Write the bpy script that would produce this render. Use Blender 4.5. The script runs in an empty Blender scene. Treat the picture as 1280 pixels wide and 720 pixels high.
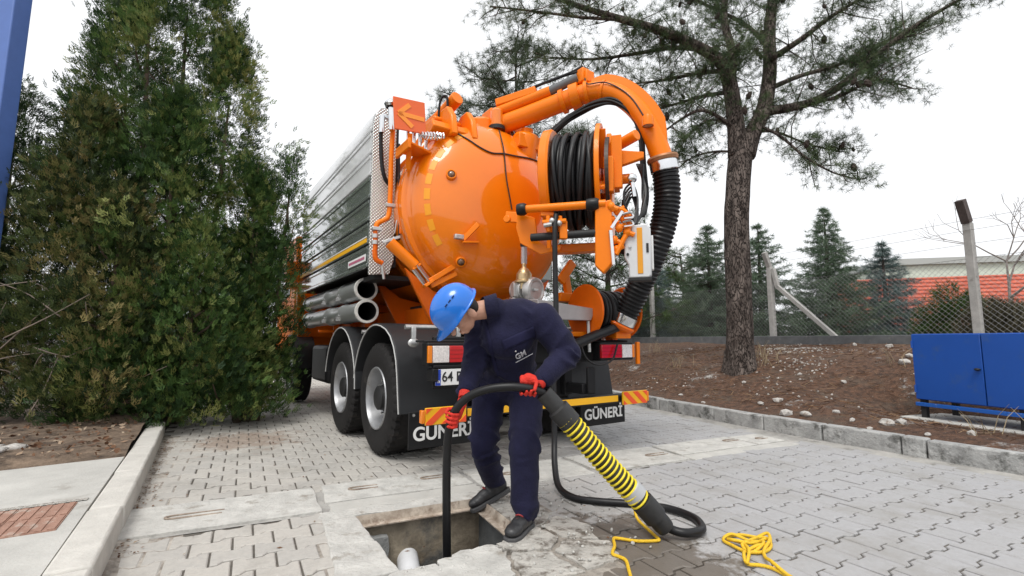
import bpy, bmesh, math, random
import numpy as np
from mathutils import Vector, Matrix, Quaternion
rad = math.radians
SC = bpy.context.scene
COL = SC.collection
# ---------------------------------------------------------------- camera, sky, sun, exposure
CAM_H = 1.1
FPX = 604.4                       # focal length in pixels of the 1280 px wide photograph (17 mm on full frame)
PITCH = math.atan(65 / FPX)
cd = bpy.data.cameras.new('camera'); cam = bpy.data.objects.new('camera', cd); COL.objects.link(cam)
cd.sensor_width = 36; cd.lens = FPX / 1280 * 36; cd.clip_start = .05; cd.clip_end = 2000
cam.location = (0, 0, CAM_H); cam.rotation_euler = (math.pi / 2 + PITCH, 0, 0)
SC.camera = cam
SUN_EL, SUN_AZ = 60, 195           # azimuth clockwise from +Y
w = bpy.data.worlds.new('World'); SC.world = w; w.use_nodes = True
nt = w.node_tree; nt.nodes.clear()
sky = nt.nodes.new('ShaderNodeTexSky'); sky.sky_type = 'NISHITA'; sky.sun_disc = False
sky.sun_elevation = rad(SUN_EL); sky.sun_rotation = rad(SUN_AZ); sky.dust_density = 6; sky.air_density = 1.0
hs = nt.nodes.new('ShaderNodeHueSaturation'); hs.inputs['Saturation'].default_value = .12
mx = nt.nodes.new('ShaderNodeMix'); mx.data_type = 'RGBA'; mx.inputs[0].default_value = .82
mx.inputs[7].default_value = (9.7, 9.85, 10.1, 1)      # even cloud cover over the sky
bg = nt.nodes.new('ShaderNodeBackground'); bg.inputs[1].default_value = .1
wo = nt.nodes.new('ShaderNodeOutputWorld')
nt.links.new(sky.outputs[0], hs.inputs['Color']); nt.links.new(hs.outputs[0], mx.inputs[6])
nt.links.new(mx.outputs[2], bg.inputs[0]); nt.links.new(bg.outputs[0], wo.inputs[0])
sl = bpy.data.lights.new('sun', 'SUN'); sl.energy = 1.5; sl.angle = rad(24); sl.color = (1, .97, .92)
sun = bpy.data.objects.new('sun', sl); COL.objects.link(sun)
_sd = Vector((math.sin(rad(SUN_AZ)) * math.cos(rad(SUN_EL)), math.cos(rad(SUN_AZ)) * math.cos(rad(SUN_EL)), math.sin(rad(SUN_EL))))
sun.rotation_euler = _sd.to_track_quat('Z', 'Y').to_euler(); sun.location = (6, -8, 14)
vs = SC.view_settings; vs.view_transform = 'Standard'; vs.look = 'None'; vs.gamma = 1; vs.exposure = 0.40; vs.use_curve_mapping = False
SC.cycles.max_bounces = 8; SC.cycles.transparent_max_bounces = 8
SC.cycles.use_denoising = True

# ---------------------------------------------------------------- survey helpers (where measured points stand in the place)
_c, _s = math.cos(PITCH), math.sin(PITCH)
def _ray(x, y):
    u = (x - 640) / FPX; v = (360 - y) / FPX
    return Vector((u, _c - v * _s, _s + v * _c))
def at(x, y, Y):
    d = _ray(x, y); return d * (Y / d.y) + Vector((0, 0, CAM_H))
def gr(x, y, z=0.):
    d = _ray(x, y); return d * ((z - CAM_H) / d.z) + Vector((0, 0, CAM_H))
TA = rad(33.7)
TO = Vector((.205, 4.72, 0)); TR = Vector((math.cos(TA), math.sin(TA), 0)); TF = Vector((-math.sin(TA), math.cos(TA), 0))
TM = Matrix.Translation(TO) @ Matrix.Rotation(TA, 4, 'Z')
TMI = TM.inverted()
def tr(x, y, z): return TO + TR * x + TF * y + Vector((0, 0, z))
def ty(x, y, yt):                 # measured point on the truck plane y = yt, in truck coordinates
    d = _ray(x, y); o = Vector((0, 0, CAM_H)); t = (yt - (o - TO).dot(TF)) / d.dot(TF); return TMI @ (o + d * t)

# ---------------------------------------------------------------- materials
MATS = {}
def mat(name, col, rough=.5, metal=0., var=.0, vscale=8., bump=0., bscale=40., coat=0., col2=None, spec=None, dirt=None, dscale=3., dth=.55, detail=6, trans=0., alpha=None):
    if name in MATS: return MATS[name]
    m = bpy.data.materials.new(name); m.use_nodes = True; n = m.node_tree; N = n.nodes; L = n.links
    b = N['Principled BSDF']; b.inputs['Roughness'].default_value = rough; b.inputs['Metallic'].default_value = metal
    b.inputs['Coat Weight'].default_value = coat; b.inputs['Coat Roughness'].default_value = .06
    if spec is not None: b.inputs['Specular IOR Level'].default_value = spec
    if trans: b.inputs['Transmission Weight'].default_value = trans
    c4 = (*col, 1)
    b.inputs['Base Color'].default_value = c4
    tc = N.new('ShaderNodeTexCoord')
    last = None
    if var or col2:
        nz = N.new('ShaderNodeTexNoise'); nz.inputs['Scale'].default_value = vscale; nz.inputs['Detail'].default_value = detail; nz.inputs['Roughness'].default_value = .65
        L.new(tc.outputs['Object'], nz.inputs['Vector'])
        rp = N.new('ShaderNodeValToRGB'); rp.color_ramp.elements[0].position = .3; rp.color_ramp.elements[1].position = .7
        a = tuple(max(0, x * (1 - var)) for x in col); d = tuple(min(1, x * (1 + var)) for x in (col2 or col))
        rp.color_ramp.elements[0].color = (*a, 1); rp.color_ramp.elements[1].color = (*d, 1)
        L.new(nz.outputs[0], rp.inputs[0]); last = rp.outputs[0]
    if dirt:
        nz = N.new('ShaderNodeTexNoise'); nz.inputs['Scale'].default_value = dscale; nz.inputs['Detail'].default_value = 8; nz.inputs['Roughness'].default_value = .7
        L.new(tc.outputs['Object'], nz.inputs['Vector'])
        rp = N.new('ShaderNodeValToRGB'); rp.color_ramp.elements[0].position = dth; rp.color_ramp.elements[1].position = min(1, dth + .12)
        L.new(nz.outputs[0], rp.inputs[0])
        mm = N.new('ShaderNodeMix'); mm.data_type = 'RGBA'; mm.inputs[6].default_value = c4; mm.inputs[7].default_value = (*dirt, 1)
        if last: L.new(last, mm.inputs[6])
        L.new(rp.outputs[0], mm.inputs[0]); last = mm.outputs[2]
    if last: L.new(last, b.inputs['Base Color'])
    if bump:
        nb = N.new('ShaderNodeTexNoise'); nb.inputs['Scale'].default_value = bscale; nb.inputs['Detail'].default_value = 8; nb.inputs['Roughness'].default_value = .6
        L.new(tc.outputs['Object'], nb.inputs['Vector'])
        bp = N.new('ShaderNodeBump'); bp.inputs['Strength'].default_value = bump; bp.inputs['Distance'].default_value = .02
        L.new(nb.outputs[0], bp.inputs['Height']); L.new(bp.outputs[0], b.inputs['Normal'])
    MATS[name] = m; return m
def leafmat(name, c0, c1, c2, rough=.6, transl=.25):
    """foliage: three tones picked by the 'tone' attribute of each spray, with light passing through"""
    m = bpy.data.materials.new(name); m.use_nodes = True; N = m.node_tree.nodes; L = m.node_tree.links
    b = N['Principled BSDF']; b.inputs['Roughness'].default_value = rough; b.inputs['Specular IOR Level'].default_value = .3
    at_ = N.new('ShaderNodeAttribute'); at_.attribute_name = 'tone'
    rp = N.new('ShaderNodeValToRGB'); e = rp.color_ramp.elements; e[0].position = .15; e[0].color = (*c0, 1); e[1].position = .95; e[1].color = (*c2, 1)
    k = e.new(.55); k.color = (*c1, 1)
    L.new(at_.outputs['Fac'], rp.inputs[0]); L.new(rp.outputs[0], b.inputs['Base Color'])
    tl = N.new('ShaderNodeBsdfTranslucent'); L.new(rp.outputs[0], tl.inputs[0])
    ms = N.new('ShaderNodeMixShader'); ms.inputs[0].default_value = transl
    L.new(b.outputs[0], ms.inputs[1]); L.new(tl.outputs[0], ms.inputs[2]); L.new(ms.outputs[0], N['Material Output'].inputs[0])
    MATS[name] = m; return m

# ---------------------------------------------------------------- mesh helpers
def cr(pts, n=8, closed=False):
    """smooth curve through points"""
    P = [Vector(p) for p in pts]; out = []
    m = len(P); rng = range(m if closed else m - 1)
    for i in rng:
        p0 = P[(i - 1) % m] if closed or i > 0 else P[0] * 2 - P[1]
        p1 = P[i]; p2 = P[(i + 1) % m]
        p3 = P[(i + 2) % m] if closed or i + 2 < m else P[-1] * 2 - P[-2]
        for k in range(n):
            t = k / n
            out.append(.5 * ((2 * p1) + (p2 - p0) * t + (2 * p0 - 5 * p1 + 4 * p2 - p3) * t * t + (3 * p1 - p0 - 3 * p2 + p3) * t ** 3))
    if not closed: out.append(P[-1].copy())
    return out
def arc(c, u, v, r, a0, a1, n):
    c = Vector(c); u = Vector(u); v = Vector(v)
    return [c + u * (r * math.cos(rad(a0 + (a1 - a0) * i / n))) + v * (r * math.sin(rad(a0 + (a1 - a0) * i / n))) for i in range(n + 1)]
class MB:
    def __init__(s): s.v = []; s.f = []
    def add(s, v, f):
        o = len(s.v); s.v += [tuple(p) for p in v]; s.f += [tuple(i + o for i in q) for q in f]; return s
    def box(s, c, d, rot=None):
        c = Vector(c); x, y, z = d[0] / 2, d[1] / 2, d[2] / 2
        P = [Vector((a * x, b * y, e * z)) for e in (-1, 1) for b in (-1, 1) for a in (-1, 1)]
        if rot is not None: P = [rot @ p for p in P]
        return s.add([c + p for p in P], [(0, 2, 3, 1), (4, 5, 7, 6), (0, 1, 5, 4), (2, 6, 7, 3), (0, 4, 6, 2), (1, 3, 7, 5)])
    def bar(s, p0, p1, wd, ht, up=(0, 0, 1)):
        p0 = Vector(p0); p1 = Vector(p1); t = (p1 - p0).normalized(); up = Vector(up)
        sd = t.cross(up).normalized() * wd / 2; u = sd.cross(t).normalized() * ht / 2
        return s.add([p0 - sd - u, p0 + sd - u, p0 + sd + u, p0 - sd + u, p1 - sd - u, p1 + sd - u, p1 + sd + u, p1 - sd + u],
                     [(0, 1, 2, 3), (7, 6, 5, 4), (0, 4, 5, 1), (1, 5, 6, 2), (2, 6, 7, 3), (3, 7, 4, 0)])
    def tube(s, pts, r, n=10, caps=True, closed=False, flat=1.):
        P = [Vector(p) for p in pts]; m = len(P); R = r if isinstance(r, (list, tuple)) else [r] * m
        T = []
        for i in range(m):
            a = P[(i - 1) % m] if closed or i > 0 else P[i]; b = P[(i + 1) % m] if closed or i < m - 1 else P[i]
            t = (b - a); T.append(t.normalized() if t.length > 1e-9 else Vector((0, 0, 1)))
        nrm = T[0].orthogonal().normalized(); V = []
        for i in range(m):
            nrm = (nrm - T[i] * nrm.dot(T[i]))
            nrm = nrm.normalized() if nrm.length > 1e-6 else T[i].orthogonal().normalized()
            bn = T[i].cross(nrm)
            for k in range(n):
                a = 2 * math.pi * k / n; V.append(P[i] + nrm * (R[i] * math.cos(a)) + bn * (R[i] * math.sin(a) * flat))
        F = []
        for i in range(m if closed else m - 1):
            j = (i + 1) % m
            for k in range(n): F.append((i * n + k, i * n + (k + 1) % n, j * n + (k + 1) % n, j * n + k))
        if caps and not closed: F += [tuple(range(n - 1, -1, -1)), tuple((m - 1) * n + k for k in range(n))]
        return s.add(V, F)
    def cyl(s, p0, p1, r0, r1=None, n=16, caps=True): return s.tube([p0, p1], [r0, r0 if r1 is None else r1], n, caps)
    def lathe(s, prof, org, axis, n=32, closed=False, wob=None):
        """prof: list of (radius, distance along axis)"""
        org = Vector(org); ax = Vector(axis).normalized(); u = ax.orthogonal().normalized(); v = ax.cross(u); V = []; F = []
        m = len(prof)
        for i, (r, h) in enumerate(prof):
            for k in range(n):
                a = 2 * math.pi * k / n; rr = r + (wob(i, k) if wob else 0)
                V.append(org + ax * h + u * (rr * math.cos(a)) + v * (rr * math.sin(a)))
        for i in range(m if closed else m - 1):
            j = (i + 1) % m
            for k in range(n): F.append((i * n + k, i * n + (k + 1) % n, j * n + (k + 1) % n, j * n + k))
        return s.add(V, F)
    def prism(s, poly, d, org=(0, 0, 0), ux=(1, 0, 0), uy=(0, 1, 0)):
        """polygon in the plane (ux, uy), pushed d along ux x uy"""
        org = Vector(org); ux = Vector(ux); uy = Vector(uy); un = ux.cross(uy).normalized(); n = len(poly)
        A = [org + ux * p[0] + uy * p[1] for p in poly]; B = [a + un * d for a in A]
        F = [tuple(range(n - 1, -1, -1)), tuple(range(n, 2 * n))] + [(i, (i + 1) % n, n + (i + 1) % n, n + i) for i in range(n)]
        return s.add(A + B, F)
    def ball(s, c, r, nu=16, nv=10, M=None):
        c = Vector(c); r = (r, r, r) if not isinstance(r, (tuple, list)) else r; V = []; F = []
        for i in range(nv + 1):
            th = math.pi * i / nv
            for k in range(nu):
                ph = 2 * math.pi * k / nu; p = Vector((r[0] * math.sin(th) * math.cos(ph), r[1] * math.sin(th) * math.sin(ph), r[2] * math.cos(th)))
                V.append(c + (M @ p if M is not None else p))
        for i in range(nv):
            for k in range(nu): F.append((i * nu + k, (i + 1) * nu + k, (i + 1) * nu + (k + 1) % nu, i * nu + (k + 1) % nu))
        return s.add(V, F)
    def capsule(s, p0, p1, r0, r1, n=14):
        p0 = Vector(p0); p1 = Vector(p1); t = (p1 - p0).normalized(); pts = []; R = []
        for i in range(5):
            a = math.pi / 2 * i / 4; pts.append(p0 - t * r0 * math.cos(a)); R.append(max(.001, r0 * math.sin(a)))
        for i in range(1, 4): pts.append(p0.lerp(p1, i / 4)); R.append(r0 + (r1 - r0) * i / 4)
        for i in range(5):
            a = math.pi / 2 * i / 4; pts.append(p1 + t * r1 * math.sin(a)); R.append(max(.001, r1 * math.cos(a)))
        return s.tube(pts, R, n)
    def mesh(s, name):
        me = bpy.data.meshes.new(name); me.from_pydata(s.v, [], s.f); me.update(); return me
    def build(s, name, m, parent=None, bevel=0., smooth=35, world=False, kind=None, recalc=True):
        me = s.mesh(name)
        if recalc:
            bm = bmesh.new(); bm.from_mesh(me); bmesh.ops.recalc_face_normals(bm, faces=bm.faces); bm.to_mesh(me); bm.free()
        return link(name, me, m, parent, bevel, smooth, world, kind)
def link(name, me, m, parent=None, bevel=0., smooth=35, world=False, kind=None):
    if m is not None and not me.materials: me.materials.append(m)
    if smooth:
        me.shade_smooth()
        if smooth < 180: me.set_sharp_from_angle(angle=rad(smooth))
    o = bpy.data.objects.new(name, me); COL.objects.link(o)
    if parent is not None:
        o.parent = parent
        if world: o.matrix_parent_inverse = wm(parent).inverted()
    if bevel:
        b = o.modifiers.new('bevel', 'BEVEL'); b.width = bevel; b.segments = 2; b.limit_method = 'ANGLE'; b.angle_limit = rad(40)
    if kind: o['kind'] = kind
    return o
def wm(o):
    M = Matrix.LocRotScale(o.location, o.rotation_euler, o.scale)
    return wm(o.parent) @ o.matrix_parent_inverse @ M if o.parent else M
def tag(o, label=None, cat=None, group=None, kind=None):
    for k, v in (('label', label), ('category', cat), ('group', group), ('kind', kind)):
        if v: o[k] = v
    return o
def thing(name, label, cat, loc=(0, 0, 0), rz=0., group=None):
    o = bpy.data.objects.new(name, None); COL.objects.link(o); o.empty_display_size = .1
    o.location = loc; o.rotation_euler = (0, 0, rz); return tag(o, label, cat, group)
def npmesh(name, V, F, m, parent=None, tone=None, kind=None, world=False, smooth=0):
    """V (n,3), F (k,3 or 4) numpy arrays"""
    me = bpy.data.meshes.new(name); V = np.asarray(V, np.float32); F = np.asarray(F, np.int32); k, q = F.shape
    me.vertices.add(len(V)); me.vertices.foreach_set('co', V.ravel())
    me.loops.add(k * q); me.loops.foreach_set('vertex_index', F.ravel())
    me.polygons.add(k); me.polygons.foreach_set('loop_start', np.arange(0, k * q, q, dtype=np.int32)); me.polygons.foreach_set('loop_total', np.full(k, q, np.int32))
    me.update(calc_edges=True)
    if tone is not None:
        a = me.attributes.new('tone', 'FLOAT', 'POINT'); a.data.foreach_set('value', np.asarray(tone, np.float32))
    return link(name, me, m, parent, 0, smooth, world, kind)
def scatter(tv, tf, pos, X, Y, Z, size):
    """copies of a template (tv, tf) at pos with axes X, Y, Z"""
    n = len(pos); S = np.asarray(size).reshape(-1, 1, 1)
    V = pos[:, None, :] + S * (tv[None, :, 0:1] * X[:, None, :] + tv[None, :, 1:2] * Y[:, None, :] + tv[None, :, 2:3] * Z[:, None, :])
    F = tf[None] + (np.arange(n) * len(tv))[:, None, None]
    return V.reshape(-1, 3), F.reshape(-1, tf.shape[1])
def unit(a): return a / np.maximum(1e-9, np.linalg.norm(a, axis=-1, keepdims=True))
def frames(D, rng, twist=None):
    D = unit(D); r = unit(rng.normal(size=D.shape)) if twist is None else twist
    X = unit(np.cross(D, r)); return X, np.cross(D, X), D
def text_mesh(txt, size, extr=.002, bold=0.):
    cu = bpy.data.curves.new('lettering', 'FONT'); cu.body = txt; cu.size = size; cu.extrude = extr; cu.offset = bold; cu.align_x = 'CENTER'; cu.align_y = 'CENTER'
    o = bpy.data.objects.new('lettering', cu); COL.objects.link(o)
    dg = bpy.context.evaluated_depsgraph_get(); me = bpy.data.meshes.new_from_object(o.evaluated_get(dg))
    bpy.data.objects.remove(o); return me
def copy_tree(o, parent=None):
    c = o.copy(); COL.objects.link(c)
    if parent is not None: c.parent = parent; c.matrix_parent_inverse = o.matrix_parent_inverse.copy()
    for ch in o.children: copy_tree(ch, c)
    return c
random.seed(7)
# ---------------------------------------------------------------- the setting: ground, paving, kerbs, bank
GA = rad(25.7); E1 = Vector((math.cos(GA), math.sin(GA), 0)); E2 = Vector((-math.sin(GA), math.cos(GA), 0))
def eg(a, b, z=0.): return E1 * a + E2 * b + Vector((0, 0, z))
def toe(p): return p[0] * E1.x + p[1] * E1.y, p[0] * E2.x + p[1] * E2.y
HOLE = (.49, 1.31, 2.48, 3.25)
# left kerb line (road side, at the foot) and right kerb polyline
KL0 = Vector((-1.92, 2.40, 0)); KLd = Vector((-.532, .847, 0)).normalized(); KLn = Vector((KLd.y, -KLd.x, 0))
KR = [Vector(p) for p in ((6.4, 0.0, 0), (5.13, 2.25, 0), (4.117, 4.028, 0), (3.65, 4.86, 0), (3.238, 5.586, 0), (2.62, 6.95, 0), (2.066, 8.221, 0), (1.55, 9.6, 0), (0.4, 12.6, 0), (-3., 21.5, 0))]
def kr_dist(p):
    """signed distance beyond the right kerb (positive on the bank side)"""
    best = 1e9; sg = 1
    for a, b in zip(KR, KR[1:]):
        d = b - a; t = max(0, min(1, (p - a).dot(d) / d.dot(d))); q = a + d * t; L = (p - q).length
        if L < best: best = L; sg = 1 if d.x * (p.y - a.y) - d.y * (p.x - a.x) < 0 else -1
    return sg * best
def hash2(x, y): 
    v = math.sin(x * 12.9898 + y * 78.233) * 43758.5453; return v - math.floor(v)
def vn(x, y):
    ix, iy = math.floor(x), math.floor(y); fx, fy = x - ix, y - iy; fx = fx * fx * (3 - 2 * fx); fy = fy * fy * (3 - 2 * fy)
    a, b, c, d = hash2(ix, iy), hash2(ix + 1, iy), hash2(ix, iy + 1), hash2(ix + 1, iy + 1)
    return a + (b - a) * fx + (c - a) * fy + (a - b - c + d) * fx * fy
CABP = Vector((5.05, 5.1, 0))
def bank_z(x, y):
    p = Vector((x, y, 0)); d = kr_dist(p)
    if d < 0: return .1
    z = np.interp(d, [0, .15, .5, 1.3, 2.2, 3.5, 6.2, 7, 9, 20, 80], [.15, .165, .24, .56, .78, .91, 1.0, 1.06, 1.05, 1.0, 1.0])
    z += .09 * (vn(x * 1.1, y * 1.1) - .5) * min(1, d / .8) + .05 * (vn(x * 3.1 + 9, y * 3.1) - .5) * min(1, d / .5) + .02 * (vn(x * 9, y * 9) - .5) * min(1, d / .3)
    k = math.exp(-(((p - CABP).dot(Vector((.893, .45, 0))) / .75) ** 2) - ((p - CABP).dot(Vector((-.45, .893, 0))) / 1.5) ** 2)
    k = min(1, k * 1.7)
    return float(z * (1 - k) + .215 * k)

conc = mat('concrete', (.46, .45, .42), .85, var=.14, vscale=3., bump=.25, bscale=60, dirt=(.28, .26, .23), dscale=2.2, dth=.6)
conc_white = mat('pale_concrete', (.50, .49, .46), .88, var=.2, vscale=7., bump=.7, bscale=38, dirt=(.30, .275, .24), dscale=6, dth=.56)
conc_dark = mat('weathered_concrete', (.34, .33, .31), .9, var=.3, vscale=4., bump=.5, bscale=30, dirt=(.12, .115, .10), dscale=3.5, dth=.56)
kerb_l = mat('kerb_concrete_light', (.52, .50, .46), .85, var=.12, vscale=6., bump=.3, bscale=50, dirt=(.33, .30, .25), dscale=4, dth=.62)
kerb_r = mat('kerb_concrete_weathered', (.36, .36, .35), .92, var=.35, vscale=6., bump=.9, bscale=26, dirt=(.10, .10, .092), dscale=5.5, dth=.52)
bed = mat('joint_sand', (.115, .103, .088), .95, var=.3, vscale=14., bump=.4, bscale=80)
soil = mat('soil', (.075, .050, .036), .95, var=.5, vscale=9., col2=(.16, .115, .08), bump=.8, bscale=40)
steel_rust = mat('rusty_steel', (.20, .13, .09), .8, .3, var=.35, vscale=14., col2=(.34, .29, .24), bump=.3, bscale=60)

def paver_material():
    m = bpy.data.materials.new('concrete_paver'); m.use_nodes = True; N = m.node_tree.nodes; L = m.node_tree.links
    b = N['Principled BSDF']; b.inputs['Roughness'].default_value = .8
    geo = N.new('ShaderNodeNewGeometry'); oi = N.new('ShaderNodeObjectInfo'); at_ = N.new('ShaderNodeAttribute'); at_.attribute_name = 'tone'
    def noise(sc, det=6, ro=.65):
        n = N.new('ShaderNodeTexNoise'); n.inputs['Scale'].default_value = sc; n.inputs['Detail'].default_value = det; n.inputs['Roughness'].default_value = ro
        L.new(geo.outputs['Position'], n.inputs['Vector']); return n.outputs[0]
    def ramp(src, p0, p1, c0=(0, 0, 0, 1), c1=(1, 1, 1, 1)):
        r = N.new('ShaderNodeValToRGB'); r.color_ramp.elements[0].position = p0; r.color_ramp.elements[1].position = p1
        r.color_ramp.elements[0].color = c0; r.color_ramp.elements[1].color = c1; L.new(src, r.inputs[0]); return r.outputs[0]
    def math_(op, a, b_):
        n = N.new('ShaderNodeMath'); n.operation = op
        for i, x in enumerate((a, b_)):
            if isinstance(x, (int, float)): n.inputs[i].default_value = x
            else: L.new(x, n.inputs[i])
        return n.outputs[0]
    def mix(f, a, c):
        n = N.new('ShaderNodeMix'); n.data_type = 'RGBA'
        if isinstance(f, (int, float)): n.inputs[0].default_value = f
        else: L.new(f, n.inputs[0])
        for i, x in ((6, a), (7, c)):
            if isinstance(x, tuple): n.inputs[i].default_value = x
            else: L.new(x, n.inputs[i])
        return n.outputs[2]
    sep = N.new('ShaderNodeSeparateXYZ'); L.new(geo.outputs['Position'], sep.inputs[0])
    # light painted into the colour: brighter and warm left, sky-reflecting grey right
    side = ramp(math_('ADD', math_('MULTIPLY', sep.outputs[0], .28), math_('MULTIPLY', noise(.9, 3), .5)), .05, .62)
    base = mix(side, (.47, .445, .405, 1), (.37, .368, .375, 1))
    tone = math_('ADD', at_.outputs['Fac'], math_('MULTIPLY', oi.outputs['Random'], 1.))
    tone = math_('FRACT', tone, 0)
    base = mix(math_('MULTIPLY', tone, .34), base, (.33, .325, .315, 1))
    base = mix(math_('MULTIPLY', ramp(noise(26, 8, .8), .45, .7), .38), base, (.24, .235, .225, 1))      # pitted surface
    base = mix(math_('MULTIPLY', ramp(noise(75, 4, .7), .66, .72), .6), base, (.72, .71, .69, 1))        # pale aggregate
    base = mix(math_('MULTIPLY', ramp(noise(1.7, 7, .7), .50, .70), .62), base, (.24, .225, .20, 1))     # large grime
    # damp brown mud around the manhole
    vd = N.new('ShaderNodeVectorMath'); vd.operation = 'DISTANCE'; vd.inputs[1].default_value = (.52, 2.62, 0); L.new(geo.outputs['Position'], vd.inputs[0])
    mud = ramp(math_('ADD', math_('MULTIPLY', vd.outputs['Value'], -1.25), math_('MULTIPLY', noise(3.2, 9, .7), 1.75)), .10, .24)
    base = mix(math_('MULTIPLY', mud, .93), base, mix(noise(9, 5), (.085, .070, .055, 1), (.165, .14, .115, 1)))
    vd2 = N.new('ShaderNodeVectorMath'); vd2.operation = 'DISTANCE'; vd2.inputs[1].default_value = (-2.95, 5.5, 0); L.new(geo.outputs['Position'], vd2.inputs[0])
    lit = ramp(math_('ADD', math_('MULTIPLY', vd2.outputs['Value'], -.8), math_('MULTIPLY', noise(4.2, 9, .7), 1.5)), .25, .5)
    base = mix(math_('MULTIPLY', lit, .6), base, (.24, .16, .11, 1))                                      # brown litter under the thuja
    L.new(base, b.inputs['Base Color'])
    L.new(ramp(mud, 0, 1, (.82,) * 3 + (1,), (.5,) * 3 + (1,)), b.inputs['Roughness'])
    bp = N.new('ShaderNodeBump'); bp.inputs['Strength'].default_value = .35; bp.inputs['Distance'].default_value = .01
    L.new(noise(55, 8, .7), bp.inputs['Height']); L.new(bp.outputs[0], b.inputs['Normal'])
    return m
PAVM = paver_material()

# ground sheet with the manhole opening left free
ea = [-400, HOLE[0] - .06, HOLE[1] + .06, 400]; eb = [-400, HOLE[2] - .06, HOLE[3] + .06, 400]
mb = MB(); V = [eg(a, b, -.011) for b in eb for a in ea]
mb.add(V, [(r * 4 + c, r * 4 + c + 1, r * 4 + c + 5, r * 4 + c + 4) for r in range(3) for c in range(3) if (r, c) != (1, 1)])
ground = mb.build('ground', bed, smooth=0, kind='structure')

# pavers (double-T interlocking blocks)
PP, PQ, PAm = .20, .165, .0135
PG = rad(28.8); PE1 = Vector((math.cos(PG), math.sin(PG), 0)); PE2 = Vector((-math.sin(PG), math.cos(PG), 0))
def paver_outline(ins):
    h = PQ / 2; g = .0052 + ins; a = PAm; p = PP / 2; gy = .0056 + ins
    top = [(-p + g, h + a - gy), (-p * .62, h + a - gy), (-p * .36, h - a - gy), (p * .36, h - a - gy), (p * .62, h + a - gy), (p - g, h + a - gy)]
    return top + [(x, -y) for x, y in reversed(top)]
o0 = paver_outline(0); o1 = paver_outline(.006); n = len(o0)
pv = [(x, y, -.05) for x, y in o0] + [(x, y, -.005) for x, y in o0] + [(x, y, 0) for x, y in o1]
pf = [tuple(range(2 * n, 3 * n))] + [(i, (i + 1) % n, n + (i + 1) % n, n + i) for i in range(n)] + [(n + i, n + (i + 1) % n, 2 * n + (i + 1) % n, 2 * n + i) for i in range(n)]
rngp = random.Random(3); spots = []
for j in range(0, 100):
    pb0 = j * PQ + .36
    for i in range(-70, 70):
        c = PE1 * ((i + .5 * (j % 2)) * PP) + PE2 * pb0; a, b = toe(c)
        if c.y < .6 or c.y > 15: continue
        dl = (c - KL0).dot(KLn)
        if dl < (.0 if c.y < 4.0 else .03 + .05 * hash2(i, j)): continue
        if kr_dist(c) > -.10: continue
        if 3.43 + .04 < b < 4.02 - .03: continue
        if .37 < a < 1.50 + .25 * hash2(j, 3) and 2.02 < b < 3.50: continue
        spots.append((c.y + .25 * abs(c.x) + (9 if abs(c.x) > c.y * 1.06 + .1 or c.y < 2.3 else 0), c, a, b))
spots.sort(key=lambda t: t[0])
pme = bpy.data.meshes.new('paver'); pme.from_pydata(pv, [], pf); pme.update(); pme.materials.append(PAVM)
BV = np.array(pv); rest_v = []; rest_f = []; rest_t = []; off = 0
for k, (_, c, a, b) in enumerate(spots):
    dz = rngp.uniform(-.005, .003); rz = PG + rngp.uniform(-.012, .012); tx_, ty_ = rngp.uniform(-.012, .012), rngp.uniform(-.012, .012)
    if k < 290:
        o = bpy.data.objects.new('paver', pme); COL.objects.link(o); o.parent = ground
        o.location = (c.x, c.y, dz); o.rotation_euler = (tx_, ty_, rz)
    else:
        M = np.array(Matrix.Rotation(rz, 3, 'Z') @ Matrix.Rotation(ty_ * .7, 3, 'Y')); rest_v.append(BV @ M.T + np.array((c.x, c.y, dz))); rest_t += [rngp.random()] * len(pv)
        rest_f += [tuple(q + off for q in f) for f in pf]; off += len(pv)
me = bpy.data.meshes.new('paver_field'); me.from_pydata(np.concatenate(rest_v).tolist(), [], rest_f); me.update()
a_ = me.attributes.new('tone', 'FLOAT', 'POINT'); a_.data.foreach_set('value', np.array(rest_t, np.float32))
link('paver_field', me, PAVM, ground, smooth=0, kind='stuff')

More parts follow.
